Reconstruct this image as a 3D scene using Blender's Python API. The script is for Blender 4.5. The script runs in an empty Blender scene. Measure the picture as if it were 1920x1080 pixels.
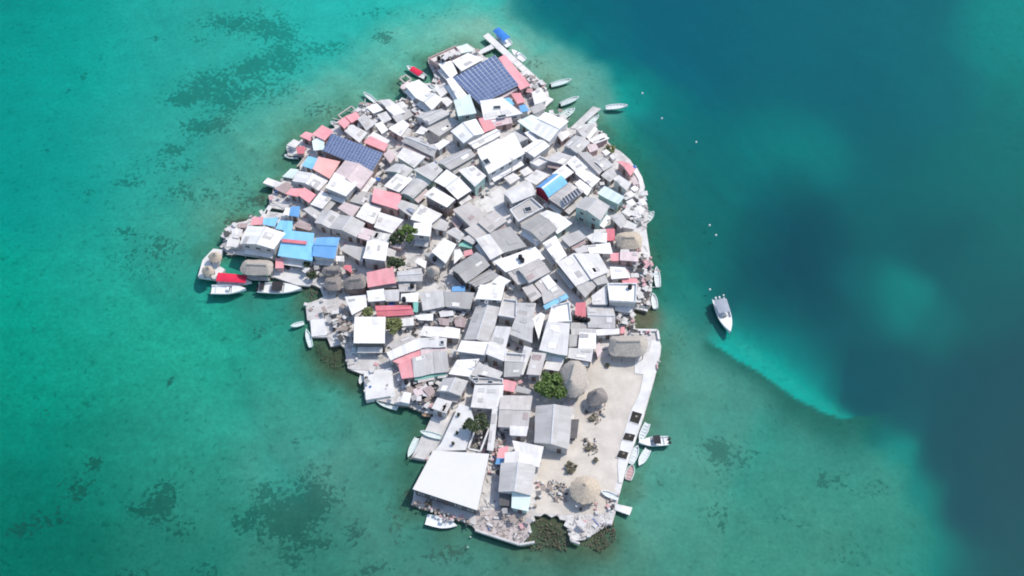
import bpy, math, random
import numpy as np
from mathutils import Vector
random.seed(7); RNG = np.random.default_rng(7)
R = math.radians
scene = bpy.context.scene
# ---------------------------------------------------------------- camera
FPX, PITCH, CAMH = 2318.0, R(57), 243.0
CAMY = -CAMH/math.tan(PITCH)
cam = bpy.data.cameras.new('camera'); cam.sensor_width = 36; cam.lens = 18/(960/FPX)
cam.clip_start = 1; cam.clip_end = 6000
camo = bpy.data.objects.new('camera', cam); scene.collection.objects.link(camo)
camo.location = (0, CAMY, CAMH); camo.rotation_euler = (R(90)-PITCH, 0, 0)
scene.camera = camo
# ---------------------------------------------------------------- world, sun, exposure
SUN_EL = R(56); SUN_AZ = R(58)          # azimuth from +Y clockwise
world = bpy.data.worlds.new('World'); scene.world = world; world.use_nodes = True
wn = world.node_tree.nodes; wl = world.node_tree.links
sky = wn.new('ShaderNodeTexSky'); sky.sky_type = 'NISHITA'; sky.sun_disc = False
sky.sun_elevation = SUN_EL; sky.sun_rotation = SUN_AZ
wl.new(sky.outputs[0], wn['Background'].inputs[0]); wn['Background'].inputs[1].default_value = 0.15
sl = bpy.data.lights.new('sun', 'SUN'); sl.energy = 2.25; sl.angle = R(0.6); sl.color = (1, 0.93, 0.84)
so = bpy.data.objects.new('sun', sl); scene.collection.objects.link(so)
sv = Vector((math.sin(SUN_AZ)*math.cos(SUN_EL), math.cos(SUN_AZ)*math.cos(SUN_EL), math.sin(SUN_EL)))
so.rotation_euler = (-sv).to_track_quat('-Z', 'Y').to_euler(); so.location = (60, 60, 200)
vs = scene.view_settings; vs.view_transform = 'Standard'; vs.look = 'None'; vs.gamma = 1; vs.use_curve_mapping = False
vs.exposure = 0.55
scene.render.engine = 'CYCLES'
scene.cycles.max_bounces = 7; scene.cycles.diffuse_bounces = 5; scene.cycles.glossy_bounces = 2
scene.cycles.transparent_max_bounces = 12; scene.cycles.volume_bounces = 0
scene.cycles.filter_width = 1.9
COL = scene.collection
# ---------------------------------------------------------------- pixel ray to world point
CP, SP = math.cos(PITCH), math.sin(PITCH)
def P(px, py, z=0.0):
    a = (px-960)/FPX; b = -(py-540)/FPX
    d = (a, CP+b*SP, -SP+b*CP)
    t = (z-CAMH)/d[2]
    return Vector((d[0]*t, CAMY+d[1]*t, z))
# ---------------------------------------------------------------- mesh helper
class MB:
    def __init__(s): s.v = []; s.f = []; s.uv = []; s.mi = []
    def face(s, pts, uv=None, m=0):
        n = len(s.v); s.v += [tuple(p) for p in pts]; s.f.append(tuple(range(n, n+len(pts))))
        s.uv += list(uv) if uv else [(0, 0)]*len(pts); s.mi.append(m)
    def box(s, c, sx, sy, sz, rz=0, m=0, z0=True):
        ca, sa = math.cos(rz), math.sin(rz); P8 = []
        for z in ((0, sz) if z0 else (-sz/2, sz/2)):
            for x, y in ((-1,-1),(1,-1),(1,1),(-1,1)):
                X, Y = x*sx/2, y*sy/2
                P8.append((c[0]+X*ca-Y*sa, c[1]+X*sa+Y*ca, c[2]+z))
        for q in ((3,2,1,0),(4,5,6,7),(0,1,5,4),(1,2,6,5),(2,3,7,6),(3,0,4,7)): s.face([P8[i] for i in q], m=m)
    def beam(s, a, b, w, h, m=0):
        a, b = Vector(a), Vector(b); d = (b-a)
        if d.length < 1e-4: return
        d.normalize(); up = Vector((0,0,1)) if abs(d.z) < .95 else Vector((1,0,0))
        x = d.cross(up).normalized(); y = x.cross(d).normalized()
        c = [(-1,-1),(1,-1),(1,1),(-1,1)]
        A = [a+x*(i*w/2)+y*(j*h/2) for i,j in c]; B = [b+x*(i*w/2)+y*(j*h/2) for i,j in c]
        s.face(A, m=m); s.face(B[::-1], m=m)
        for i in range(4): s.face([A[i], B[i], B[(i+1)%4], A[(i+1)%4]][::-1], m=m)
    def cyl(s, a, b, r0, r1, n=8, m=0):
        a, b = Vector(a), Vector(b); d = (b-a).normalized()
        up = Vector((0,0,1)) if abs(d.z) < .95 else Vector((1,0,0))
        x = d.cross(up).normalized(); y = d.cross(x).normalized()
        A = [a+(x*math.cos(t)+y*math.sin(t))*r0 for t in [2*math.pi*i/n for i in range(n)]]
        B = [b+(x*math.cos(t)+y*math.sin(t))*r1 for t in [2*math.pi*i/n for i in range(n)]]
        for i in range(n): s.face([A[i], A[(i+1)%n], B[(i+1)%n], B[i]], m=m)
        s.face(A[::-1], m=m); s.face(B, m=m)
    def prism(s, poly, z0, z1, m=0, mside=None):
        if area(poly) < 0: poly = poly[::-1]
        s.face([(p[0], p[1], z1) for p in poly], uv=[(p[0], p[1]) for p in poly], m=m)
        s.face([(p[0], p[1], z0) for p in poly[::-1]], m=m)
        n = len(poly)
        for i in range(n):
            a, b = poly[i], poly[(i+1)%n]
            s.face([(a[0],a[1],z0),(b[0],b[1],z0),(b[0],b[1],z1),(a[0],a[1],z1)], m=m if mside is None else mside)
    def build(s, name, mats, parent=None, loc=None, smooth=False):
        me = bpy.data.meshes.new(name); me.from_pydata(s.v, [], s.f)
        uvl = me.uv_layers.new(name='UVMap'); uvl.data.foreach_set('uv', np.array(s.uv, dtype='f').ravel())
        if not isinstance(mats, (list, tuple)): mats = [mats]
        for mm in mats: me.materials.append(mm)
        me.polygons.foreach_set('material_index', s.mi)
        if smooth: me.polygons.foreach_set('use_smooth', [True]*len(s.f))
        me.update()
        return link(name, me, parent, loc)
def link(name, me, parent=None, loc=None):
    o = bpy.data.objects.new(name, me); COL.objects.link(o)
    if parent is not None: o.parent = parent
    if loc is not None: o.location = loc
    return o
def area(p):
    return .5*sum(p[i][0]*p[(i+1)%len(p)][1]-p[(i+1)%len(p)][0]*p[i][1] for i in range(len(p)))
def inside(p, poly):
    x, y = p[0], p[1]; c = False; n = len(poly)
    for i in range(n):
        a, b = poly[i], poly[i-1]
        if (a[1] > y) != (b[1] > y) and x < (b[0]-a[0])*(y-a[1])/(b[1]-a[1])+a[0]: c = not c
    return c
LABELS = {}
def tag(o, label, cat, group=None):
    if label in LABELS and group is None: print('DUPLICATE LABEL', label)
    n = len(label.split())
    if n > 16 or n < 4: print('LABEL LENGTH', n, label)
    LABELS[label] = 1
    o['label'] = label; o['category'] = cat
    if group: o['group'] = group
    return o
def thing(name, label, cat, loc=(0,0,0), rz=0, group=None):
    o = bpy.data.objects.new(name, None); COL.objects.link(o); o.empty_display_size = .5
    o.location = loc; o.rotation_euler = (0, 0, rz)
    return tag(o, label, cat, group)
def kind(o, k): o['kind'] = k; return o
# ---------------------------------------------------------------- materials
def nodes(name):
    m = bpy.data.materials.new(name); m.use_nodes = True
    return m, m.node_tree.nodes, m.node_tree.links, m.node_tree.nodes['Principled BSDF']
def mathn(N, L, op, a, b=None, c=None, clamp=False):
    n = N.new('ShaderNodeMath'); n.operation = op; n.use_clamp = clamp
    for i, x in enumerate((a, b, c)):
        if x is None: continue
        if isinstance(x, (int, float)): n.inputs[i].default_value = x
        else: L.new(x, n.inputs[i])
    return n.outputs[0]
def noise(N, L, vec, scale, detail=4, rough=.55):
    n = N.new('ShaderNodeTexNoise'); n.inputs['Scale'].default_value = scale
    n.inputs['Detail'].default_value = detail; n.inputs['Roughness'].default_value = rough
    if vec is not None: L.new(vec, n.inputs['Vector'])
    return n.outputs['Fac']
def ramp(N, L, fac, stops):
    r = N.new('ShaderNodeValToRGB'); e = r.color_ramp.elements
    while len(e) < len(stops): e.new(.5)
    for i, (p, c) in enumerate(stops):
        e[i].position = p; e[i].color = (*c, 1) if len(c) == 3 else c
    L.new(fac, r.inputs[0]); return r.outputs[0]
def mix(N, L, fac, a, b, mode='MIX'):
    n = N.new('ShaderNodeMix'); n.data_type = 'RGBA'; n.blend_type = mode
    for k, x in ((0, fac), (6, a), (7, b)):
        if isinstance(x, (int, float)): n.inputs[k].default_value = x
        elif isinstance(x, tuple): n.inputs[k].default_value = (*x, 1)
        else: L.new(x, n.inputs[k])
    return n.outputs[2]
def roof_mat(name, col, dirt=.5, sheets=True, rough=.6, dirtcol=(.30,.27,.24), var=.10):
    m, N, L, B = nodes(name)
    uv = N.new('ShaderNodeUVMap').outputs[0]; oi = N.new('ShaderNodeObjectInfo')
    sep = N.new('ShaderNodeSeparateXYZ'); L.new(uv, sep.inputs[0])
    off = N.new('ShaderNodeVectorMath'); off.operation = 'ADD'; L.new(uv, off.inputs[0])
    rr = mathn(N, L, 'MULTIPLY', oi.outputs['Random'], 97.0)
    comb = N.new('ShaderNodeCombineXYZ'); L.new(rr, comb.inputs[0]); L.new(rr, comb.inputs[1]); L.new(comb.outputs[0], off.inputs[1])
    uvo = off.outputs[0]
    base = col
    # tone of the whole roof
    tone = mathn(N, L, 'MULTIPLY_ADD', oi.outputs['Random'], 2*var, 1-var)
    c = mix(N, L, 1.0, base, tone, 'MULTIPLY')
    if sheets:
        su = mathn(N, L, 'FLOOR', mathn(N, L, 'DIVIDE', sep.outputs[0], 0.95)); sw = mathn(N, L, 'FLOOR', mathn(N, L, 'DIVIDE', sep.outputs[1], 2.6))
        cc = N.new('ShaderNodeCombineXYZ'); L.new(su, cc.inputs[0]); L.new(sw, cc.inputs[1]); L.new(rr, cc.inputs[2])
        wnz = N.new('ShaderNodeTexWhiteNoise'); wnz.noise_dimensions = '3D'; L.new(cc.outputs[0], wnz.inputs['Vector'])
        sheet = mathn(N, L, 'MULTIPLY_ADD', wnz.outputs['Value'], .16, .90)
        c = mix(N, L, 1.0, c, sheet, 'MULTIPLY')
        st = N.new('ShaderNodeVectorMath'); st.operation = 'MULTIPLY'; L.new(uvo, st.inputs[0]); st.inputs[1].default_value = (1.6, .18, 1)
        streak = noise(N, L, st.outputs[0], 1.6, 5, .65)
    else:
        streak = noise(N, L, uvo, .9, 6, .65)
    blot = noise(N, L, uvo, .28, 5, .6)
    s = mathn(N, L, 'MULTIPLY_ADD', blot, .7, mathn(N, L, 'MULTIPLY', streak, .6))
    fac = ramp(N, L, s, [(.54, (0,0,0)), (.86, (1,1,1))])
    dirtf = mathn(N, L, 'MULTIPLY', fac, dirt)
    c = mix(N, L, dirtf, c, dirtcol)
    L.new(c, B.inputs['Base Color']); B.inputs['Roughness'].default_value = rough
    B.inputs['Specular IOR Level'].default_value = .25
    if sheets:
        w = N.new('ShaderNodeTexWave'); w.wave_type = 'BANDS'; w.bands_direction = 'X'; w.inputs['Scale'].default_value = 1.3
        L.new(uv, w.inputs['Vector'])
        bp = N.new('ShaderNodeBump'); bp.inputs['Strength'].default_value = .25; bp.inputs['Distance'].default_value = .06
        L.new(w.outputs['Fac'], bp.inputs['Height']); L.new(bp.outputs[0], B.inputs['Normal'])
    return m
def rough_mat(name, col, col2, scale=1.2, rough=.85, bump=.3, detail=6, var=.0, stops=(.35,.7)):
    m, N, L, B = nodes(name)
    tc = N.new('ShaderNodeTexCoord').outputs['Object']
    geo = N.new('ShaderNodeNewGeometry').outputs['Position']
    f = noise(N, L, geo, scale, detail, .62)
    c = ramp(N, L, f, [(stops[0], col2), (stops[1], col)])
    if var:
        oi = N.new('ShaderNodeObjectInfo')
        c = mix(N, L, 1.0, c, mathn(N, L, 'MULTIPLY_ADD', oi.outputs['Random'], 2*var, 1-var), 'MULTIPLY')
    L.new(c, B.inputs['Base Color']); B.inputs['Roughness'].default_value = rough
    B.inputs['Specular IOR Level'].default_value = .2
    if bump:
        bp = N.new('ShaderNodeBump'); bp.inputs['Strength'].default_value = bump; bp.inputs['Distance'].default_value = .15
        L.new(noise(N, L, geo, scale*3, 5, .6), bp.inputs['Height']); L.new(bp.outputs[0], B.inputs['Normal'])
    return m
ROOF = {
 'W': roof_mat('white_painted_roof', (.86,.845,.815), .18, True),
 'O': roof_mat('offwhite_roof', (.735,.712,.68), .38, True),
 'L': roof_mat('light_grey_roof', (.53,.515,.495), .48, True),
 'G': roof_mat('grey_cement_roof', (.40,.39,.375), .48, True),
 'Y': roof_mat('warm_grey_roof', (.57,.53,.495), .45, True),
 'D': roof_mat('dark_grey_roof', (.10,.10,.105), .4, True),
 'P': roof_mat('faded_pink_roof', (.76,.30,.32), .35, True, dirtcol=(.70,.55,.52)),
 'S': roof_mat('salmon_roof', (.80,.42,.38), .25, True, dirtcol=(.72,.58,.55)),
 'Q': roof_mat('pale_pinkish_roof', (.69,.56,.55), .45, True),
 'R': roof_mat('red_roof', (.60,.15,.18), .4, True, dirtcol=(.66,.35,.34)),
 'B': roof_mat('blue_roof', (.14,.36,.66), .32, True, dirtcol=(.3,.5,.75)),
 'C': roof_mat('sky_blue_roof', (.21,.52,.76), .32, True, dirtcol=(.4,.62,.78)),
 'M': roof_mat('pale_mint_roof', (.70,.82,.78), .25, True),
 'N': roof_mat('sea_green_sheet', (.22,.55,.45), .35, True),
 'K': roof_mat('rusty_brown_roof', (.36,.27,.26), .6, True, dirtcol=(.55,.47,.44)),
}
WALL = {k: rough_mat(n, c, tuple(x*.72 for x in c), .9, .9, .15, 5, .08) for k, n, c in (
 ('w', 'white_plaster_wall', (.78,.77,.75)), ('g', 'grey_block_wall', (.60,.59,.57)), ('m', 'mint_plaster_wall', (.46,.62,.56)),
 ('p', 'pink_plaster_wall', (.62,.44,.42)), ('b', 'brown_board_wall', (.32,.25,.23)), ('r', 'dark_red_wall', (.28,.03,.06)), ('d', 'dark_wall', (.16,.155,.15)))}
GLASS, _N, _L, _B = nodes('dark_window_glass'); _B.inputs['Base Color'].default_value = (.035,.045,.05,1); _B.inputs['Roughness'].default_value = .15
FRAME = rough_mat('painted_window_frame', (.62,.61,.58), (.5,.48,.45), 2, .6, 0)
DOORM = rough_mat('weathered_door', (.24,.18,.15), (.14,.11,.10), 2, .7, 0, var=.3)
CONC = rough_mat('concrete', (.63,.61,.585), (.46,.44,.415), .55, .9, .2)
CONCW = rough_mat('pale_concrete', (.74,.73,.70), (.60,.585,.56), .5, .9, .15)
WOOD = rough_mat('weathered_timber', (.36,.30,.25), (.20,.165,.14), 2.0, .9, .2, var=.2)
WOODP = rough_mat('bleached_timber', (.58,.54,.49), (.42,.38,.34), 2.0, .9, .2)
METAL = rough_mat('painted_metal', (.62,.63,.64), (.5,.5,.5), 2, .45, 0)
BLACK = rough_mat('black_plastic', (.025,.025,.028), (.015,.015,.016), 2, .5, 0)
BLUEP = rough_mat('blue_plastic', (.05,.17,.45), (.04,.12,.35), 2, .5, 0)
BOATW = rough_mat('white_gelcoat', (.80,.81,.80), (.70,.72,.71), .8, .35, 0)
BOATM = rough_mat('pale_mint_boat_paint', (.66,.77,.71), (.56,.68,.62), .8, .5, 0)
BOATI = rough_mat('boat_interior_grey', (.66,.70,.68), (.54,.58,.56), 1.2, .7, 0)
BOATT = rough_mat('tan_boat_paint', (.56,.42,.28), (.40,.29,.2), 1.2, .7, 0)
CANR = rough_mat('red_canvas', (.74,.035,.085), (.60,.03,.07), .8, .8, .1)
CANB = rough_mat('blue_canvas', (.05,.22,.60), (.04,.17,.48), .8, .8, .1)
CANG = rough_mat('grey_canvas', (.34,.37,.41), (.30,.32,.36), .8, .8, .1)
CAND = rough_mat('dark_canvas', (.045,.045,.05), (.03,.03,.034), .8, .8, .1)
# ---------------------------------------------------------------- sea bed and water
def sRGB(c): return np.array([((x/255+.055)/1.055)**2.4 if x/255 > .04045 else x/255/12.92 for x in c])
# colour of the sea seen at points of the water (8 bit), with the reach of each sample
SEA = [  # x, y, (r,g,b), reach
 (0,0,(14,150,132),90),(120,90,(20,166,142),90),(300,60,(44,172,148),80),(450,60,(62,176,150),70),(600,40,(70,188,164),70),(700,110,(82,184,156),60),
 (800,40,(92,190,164),60),(880,40,(120,190,165),40),(930,60,(122,184,158),35),(0,300,(14,150,134),90),(100,300,(26,160,138),80),(250,250,(46,170,146),70),(400,250,(62,168,142),60),
 (500,200,(78,176,150),60),(620,170,(90,172,148),45),(560,130,(80,180,154),50),(700,160,(92,165,142),30),(0,540,(14,160,128),90),(150,500,(34,166,138),80),(300,420,(50,166,140),70),(420,330,(66,162,138),50),
 (480,290,(70,155,132),35),(400,400,(70,155,132),35),(330,520,(46,162,134),50),(0,760,(12,146,116),90),(120,680,(24,156,124),80),(250,620,(34,166,132),80),(400,640,(38,170,136),70),
 (500,600,(46,160,132),45),(540,680,(48,156,128),50),(400,780,(44,160,130),70),(560,770,(62,164,136),60),(680,800,(70,156,130),40),(640,860,(74,154,130),50),(0,930,(12,120,98),90),(150,860,(24,132,106),70),
 (270,830,(36,146,118),70),(380,920,(44,140,114),60),(100,1040,(20,112,92),80),(300,1040,(34,126,104),70),(500,850,(64,154,130),50),(700,960,(66,146,122),60),(560,1060,(50,132,110),70),(760,1050,(64,140,118),50),
 (1000,1060,(66,136,114),50),(860,1040,(66,140,118),40),(1200,960,(78,160,136),45),(1170,1050,(70,142,118),50),(1300,940,(70,156,132),60),(1350,1040,(64,146,122),70),(1500,1000,(62,148,124),70),(1500,900,(66,150,128),60),
 (1640,1000,(56,146,124),60),(1650,890,(60,150,130),50),(1750,1020,(44,138,124),40),(1740,900,(32,130,124),26),(1690,830,(34,142,132),26),(1800,1040,(24,112,118),30),(1350,790,(70,152,132),45),(1280,860,(78,158,136),40),(1420,800,(68,150,130),45),
 (1520,830,(62,142,126),40),(1600,820,(52,132,120),34),(1480,760,(52,128,116),26),(1560,790,(40,118,112),22),(1400,720,(70,144,128),30),(1330,720,(76,152,132),30),(1290,770,(76,146,126),30),(1250,830,(84,156,136),26),
 (1650,800,(28,108,114),20),
 (1310,640,(64,140,124),26),(1320,600,(44,124,116),24),(1290,560,(40,130,120),30),(1270,620,(72,150,130),28),(1260,700,(80,150,130),25),
 (1300,690,(78,156,136),24),(1270,520,(34,122,112),25),(1262,440,(30,112,104),25),(1250,380,(30,112,106),22),(1230,330,(26,112,108),22),(1200,290,(30,124,112),20),(1170,260,(36,130,116),20),(1300,400,(14,106,108),40),(1280,300,(12,108,112),45),
 (1150,240,(60,150,130),18),(1130,180,(92,164,142),26),(1090,150,(104,170,148),26),(1050,120,(106,172,150),26),(1000,80,(112,176,154),24),(960,50,(128,190,168),20),(1030,75,(104,182,160),16),(1080,100,(98,172,152),16),(1130,128,(78,158,142),15),
 (1175,160,(22,152,136),20),(1200,180,(20,152,138),20),(1160,120,(20,124,126),18),(1090,70,(18,118,124),20),(1030,40,(22,118,122),20),(980,12,(30,122,124),20),(1210,150,(16,128,126),25),(1260,190,(14,118,120),35),(1150,60,(18,104,122),35),
 (1050,5,(18,104,120),40),(1300,80,(18,98,122),80),(1500,60,(20,104,124),80),(1700,50,(22,108,126),70),(1400,160,(16,98,118),70),(1600,160,(18,100,120),80),(1780,140,(18,108,124),50),(1860,60,(26,134,134),45),(1910,20,(34,144,138),45),
 (1900,140,(22,132,130),40),(1890,170,(20,112,118),25),(1910,260,(18,116,120),40),(1840,300,(16,112,118),50),(1440,230,(18,128,126),45),(1520,250,(18,130,128),40),(1570,275,(16,124,126),30),(1350,250,(14,108,114),45),(1650,270,(16,102,116),50),
 (1480,330,(14,100,112),40),(1330,330,(14,106,112),45),(1650,340,(14,102,114),50),(1780,340,(14,106,116),40),(1500,400,(18,80,100),45),(1480,470,(20,74,96),45),(1560,430,(18,82,102),40),(1430,430,(16,94,106),30),(1420,520,(20,84,100),40),
 (1520,540,(20,80,100),50),(1340,500,(24,104,108),35),(1380,560,(20,88,102),25),(1640,420,(16,96,110),45),(1780,420,(16,94,108),50),(1900,420,(14,108,116),40),(1860,470,(16,100,112),40),(1620,500,(16,100,114),35),(1680,510,(14,128,126),26),
 (1720,545,(14,130,128),26),(1690,580,(16,124,126),26),(1770,590,(16,114,120),34),(1640,590,(18,100,112),30),(1850,560,(16,96,110),50),(1600,640,(18,84,104),50),(1500,620,(18,90,106),30),(1700,680,(18,88,106),60),(1850,700,(20,84,104),70),
 (1660,730,(20,84,104),35),(1700,770,(22,92,108),28),(1780,850,(20,84,104),35),(1880,850,(20,84,103),70),(1830,950,(20,82,104),40),(1900,1000,(20,86,104),60),(1850,1060,(20,96,108),40),
 (612,668,(72,78,52),30),(600,660,(60,92,68),18),(660,705,(56,92,70),18),(1022,1006,(72,70,50),30),(985,1010,(70,88,66),10),(1128,1016,(80,84,60),24),(1070,1035,(64,110,88),22),(1215,600,(104,112,92),16),(1210,590,(100,106,86),14),
 (540,300,(52,112,92),16),(560,230,(54,116,96),22),(640,190,(58,120,100),18),(730,165,(56,116,98),14),(770,150,(54,108,90),12),(815,130,(56,120,100),10),(790,112,(58,130,106),14),(500,360,(58,112,92),14),(440,420,(60,110,88),14),(450,415,(70,92,70),8),
 (370,470,(44,120,96),12),(470,560,(56,132,108),22),(560,575,(60,124,102),18),(580,560,(70,100,78),14),(740,780,(58,122,98),20),(790,800,(58,118,96),15),(760,880,(50,116,94),16),(765,940,(56,116,96),18),(840,1000,(60,124,102),18),(1232,480,(42,108,94),12),(1238,700,(70,130,110),10),(1212,800,(80,136,114),14),(1190,920,(84,140,118),14),
 (1020,180,(94,150,128),14),(1100,210,(84,142,122),14),(1070,180,(102,158,136),16),(940,115,(84,128,112),10)]
GRASS = [(470,30,75,24,1),(400,22,30,10,.7),(530,50,30,20,.8),(365,55,20,8,.8),(292,55,16,9,.8),(385,148,46,28,1.2),(340,168,22,10,1),(420,185,24,30,.9),(390,225,34,18,.9),(360,222,20,16,.9),(530,82,30,18,.9),(495,100,34,20,1),(545,110,26,14,.8),(600,75,34,16,.9),(450,112,26,16,.8),
 (640,62,20,6,.6),(715,58,20,12,1.1),(610,200,30,22,.8),(470,150,40,30,.6),(520,160,50,25,.5),(690,10,60,10,.6),(322,262,22,12,.8),(150,122,12,8,.9),(120,148,10,5,.8),(75,264,7,6,.9),(88,225,8,5,.8),(345,298,10,8,.9),(340,345,30,20,.6),(235,328,26,8,.8),(160,342,10,7,.8),(100,338,10,4,.8),(300,450,26,24,.6),(230,423,22,9,.9),(430,430,24,10,.5),
 (585,925,44,48,1.25),(545,985,34,40,1.05),(490,950,50,36,1),(495,908,18,16,.9),(450,970,20,18,.8),(300,935,30,34,.85),(265,945,30,12,.7),(340,990,24,16,.7),(310,905,16,14,.8),(140,905,36,26,.95),(168,853,15,12,1),(25,988,28,14,.95),(660,995,22,20,.9),(740,970,24,40,.6),(770,925,16,10,.6),(690,1060,40,14,.9),(600,1010,26,12,.8),
 (545,1040,30,20,.6),(250,1065,40,14,.7),(380,1060,30,14,.7),(310,703,9,8,1),(55,603,8,7,.8),(250,580,7,6,.9),(60,770,20,30,.5),(80,960,40,20,.5),(350,870,10,7,.8),(400,875,12,10,.7),(840,1035,40,14,.7),(545,815,12,8,.5),(1370,850,50,26,.8),(1340,830,30,16,.7),(1280,640,10,30,.5),(1560,880,40,20,.5),(1640,905,40,16,.5),(1260,880,10,10,.7),
 (1240,900,8,6,.9),(1350,960,20,30,.5),(1480,960,40,30,.35),(1600,1030,40,20,.4),(300,310,80,50,.3),(420,360,60,40,.35),(260,480,80,50,.3),(820,12,40,8,.5),(530,370,20,12,.7),(480,377,26,7,1.2),(455,412,32,7,1.2),(430,470,30,10,.4),(930,1000,14,8,.6),(1000,1045,20,10,.5),(500,610,40,30,.3),(330,170,40,10,.6),(1000,110,30,20,.35),(1060,150,30,16,.35),(1110,100,40,20,.3)]
ISLAND = [(802,110),(877,82),(900,98),(914,112),(926,116),(972,164),(1000,166),(1016,162),(1028,172),(1030,186),(1018,200),(1012,208),(1030,212),(1062,216),(1064,240),(1090,238),(1118,228),(1120,243),(1138,252),(1140,266),(1150,276),(1164,284),(1182,300),(1196,322),(1203,345),(1204,358),(1196,370),(1208,380),(1216,396),(1212,430),(1218,470),(1223,510),(1222,545),(1217,570),(1213,584),(1187,578),(1190,606),(1192,621),(1232,621),(1236,636),(1240,650),(1238,668),(1226,716),(1206,786),(1192,826),(1178,866),(1162,926),(1154,962),(1147,985),(1132,980),(1118,998),(1096,1012),(1078,1014),(1070,1010),(1065,1001),(1068,992),(1057,985),(1061,976),(1050,974),(1045,965),(1034,970),(1022,962),(1013,968),(1001,967),(1004,976),(993,982),(996,993),(991,1006),(977,1021),(892,994),(885,985),(838,966),(771,946),(776,930),(800,880),(800,855),(814,838),(800,845),(772,856),(790,819),(800,808),(812,790),(812,776),(796,774),(766,762),(748,760),(704,750),(684,749),(681,702),(657,693),(652,690),(646,652),(638,646),(620,650),(613,632),(584,632),(580,600),(576,600),(573,570),(596,562),(606,556),(600,540),(592,536),(580,532),(566,528),(508,520),(506,512),(522,506),(520,484),(446,474),(434,478),(424,474),(412,462),(428,446),(438,436),(432,428),(444,418),(462,414),(470,406),(494,404),(502,396),(530,400),(534,394),(510,390),(504,380),(508,366),(516,356),(520,344),(546,332),(552,325),(562,320),(562,304),(572,292),(540,292),(537,278),(556,268),(570,258),(607,245),(628,240),(624,232),(640,224),(658,213),(676,205),(692,200),(712,196),(742,196),(754,199),(764,178),(750,164),(756,154),(772,152),(796,156),(808,156),(815,142),(804,120)]
KW = np.array((.34, .040, .030)); PATHF = 2.32; LUM = np.array((.92, 1.20, 1.35)); OFF = np.array((.007,.009,.017))
def seabed():
    xs = np.concatenate([np.linspace(-900,-185,16)[:-1], np.arange(-185,185.1,.8), np.linspace(185,900,16)[1:]])
    ys = np.concatenate([np.linspace(-500,-98,12)[:-1], np.arange(-98,150.1,.8), np.linspace(150,1500,16)[1:]])
    X, Y = np.meshgrid(xs, ys); Xf, Yf = X.ravel(), Y.ravel()
    # image position of every point of the sea surface, used only to look the samples up once
    dx, dy, dz = Xf, Yf-CAMY, -CAMH*np.ones_like(Xf)
    depth = dy*CP-dz*SP; up = dy*SP+dz*CP
    depth = np.maximum(depth, 20)
    px = 960+FPX*dx/depth; py = 540-FPX*up/depth
    px = np.clip(px, -250, 2170); py = np.clip(py, -200, 1280)
    # uneven edges
    wob = lambda s, k: (np.sin(Xf/s+1.7*np.sin(Yf/(s*1.3)+k))+np.sin(Yf/(s*.8)+1.9*np.sin(Xf/(s*.7)+k*2)))*.5
    pxw = px+4*wob(5.0, 1)+3*wob(2.3, 4); pyw = py+4*wob(6.0, 2)+3*wob(2.7, 5)
    num = np.zeros((Xf.size, 3)); den = np.zeros(Xf.size)
    for x, y, c, s in SEA:
        d2 = ((pxw-x)**2+(pyw-y)**2)/(s*s)
        w = np.exp(-d2*.6)+2e-3*np.exp(-d2*.12)+1e-7/(d2+1)
        num += w[:, None]*np.array(c, float)[None, :]; den += w
    rgb = num/den[:, None]/255
    # the reef lip on the right: pale sand above it, dark weed below
    LIP = [(1318,628),(1345,645),(1375,660),(1405,674),(1440,690),(1470,712),(1500,734),(1530,748),(1560,763),(1582,771),(1612,766)]
    best = np.full(Xf.size, 1e9); sd = np.zeros(Xf.size); tt = np.zeros(Xf.size)
    px2 = px+2*wob(2.1, 3)+1.2*wob(.9, 1); py2 = py+2*wob(2.3, 6)+1.2*wob(.8, 2)
    for k in range(len(LIP)-1):
        (ax, ay), (bx, by) = LIP[k], LIP[k+1]; ex, ey = bx-ax, by-ay; l2 = ex*ex+ey*ey
        t = np.clip(((px2-ax)*ex+(py2-ay)*ey)/l2, 0, 1); qx, qy = px2-ax-t*ex, py2-ay-t*ey
        dd = np.hypot(qx, qy); m_ = dd < best
        best = np.where(m_, dd, best); sd = np.where(m_, np.sign(ex*-qy+ey*qx)*dd, sd); tt = np.where(m_, (k+t)/(len(LIP)-1), tt)
    ends = np.clip(tt/.12, 0, 1)*np.clip((1-tt)/.34, 0, 1)**np.clip(.12+np.maximum(sd, 0)/26, .12, 2.2)
    up_ = np.clip((sd+2.5)/5, 0, 1)
    wb = .95*np.exp(-(np.maximum(sd-6, 0)/(40+28*np.sin(np.pi*np.clip(tt,0,1))))**1.35)*up_*ends
    bright = np.array((30,176,155))/255; rgb = rgb*(1-wb[:, None])+bright[None, :]*wb[:, None]
    wd = .9*np.exp(-(sd/(18+30*tt))**2)*(1-up_)*np.clip(tt/.05, 0, 1)
    dark = np.array((42,106,98))/255; rgb = rgb*(1-wd[:, None])+dark[None, :]*wd[:, None]
    dk = np.clip((rgb[:, 2]-rgb[:, 1]+.10)/.16, 0, 1)
    rgb[:, 2] *= 1.12-.065*dk; rgb[:, 1] *= .985+.075*dk; rgb[:, 0] *= 1-.15*dk
    # distance from the shore, for the shoaling rim of broken coral and weed
    sh = np.full(Xf.size, 1e9); ins = np.zeros(Xf.size, bool); IW = [P(x, y, 0) for x, y in ISLAND]
    for k in range(len(IW)):
        a_, b_ = IW[k-1], IW[k]; ex, ey = b_.x-a_.x, b_.y-a_.y; t = np.clip(((Xf-a_.x)*ex+(Yf-a_.y)*ey)/(ex*ex+ey*ey), 0, 1)
        sh = np.minimum(sh, np.hypot(Xf-a_.x-t*ex, Yf-a_.y-t*ey))
    sh = np.maximum(sh+.9*wob(2.2, 2)+.5*wob(1.1, 5), 0)
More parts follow.
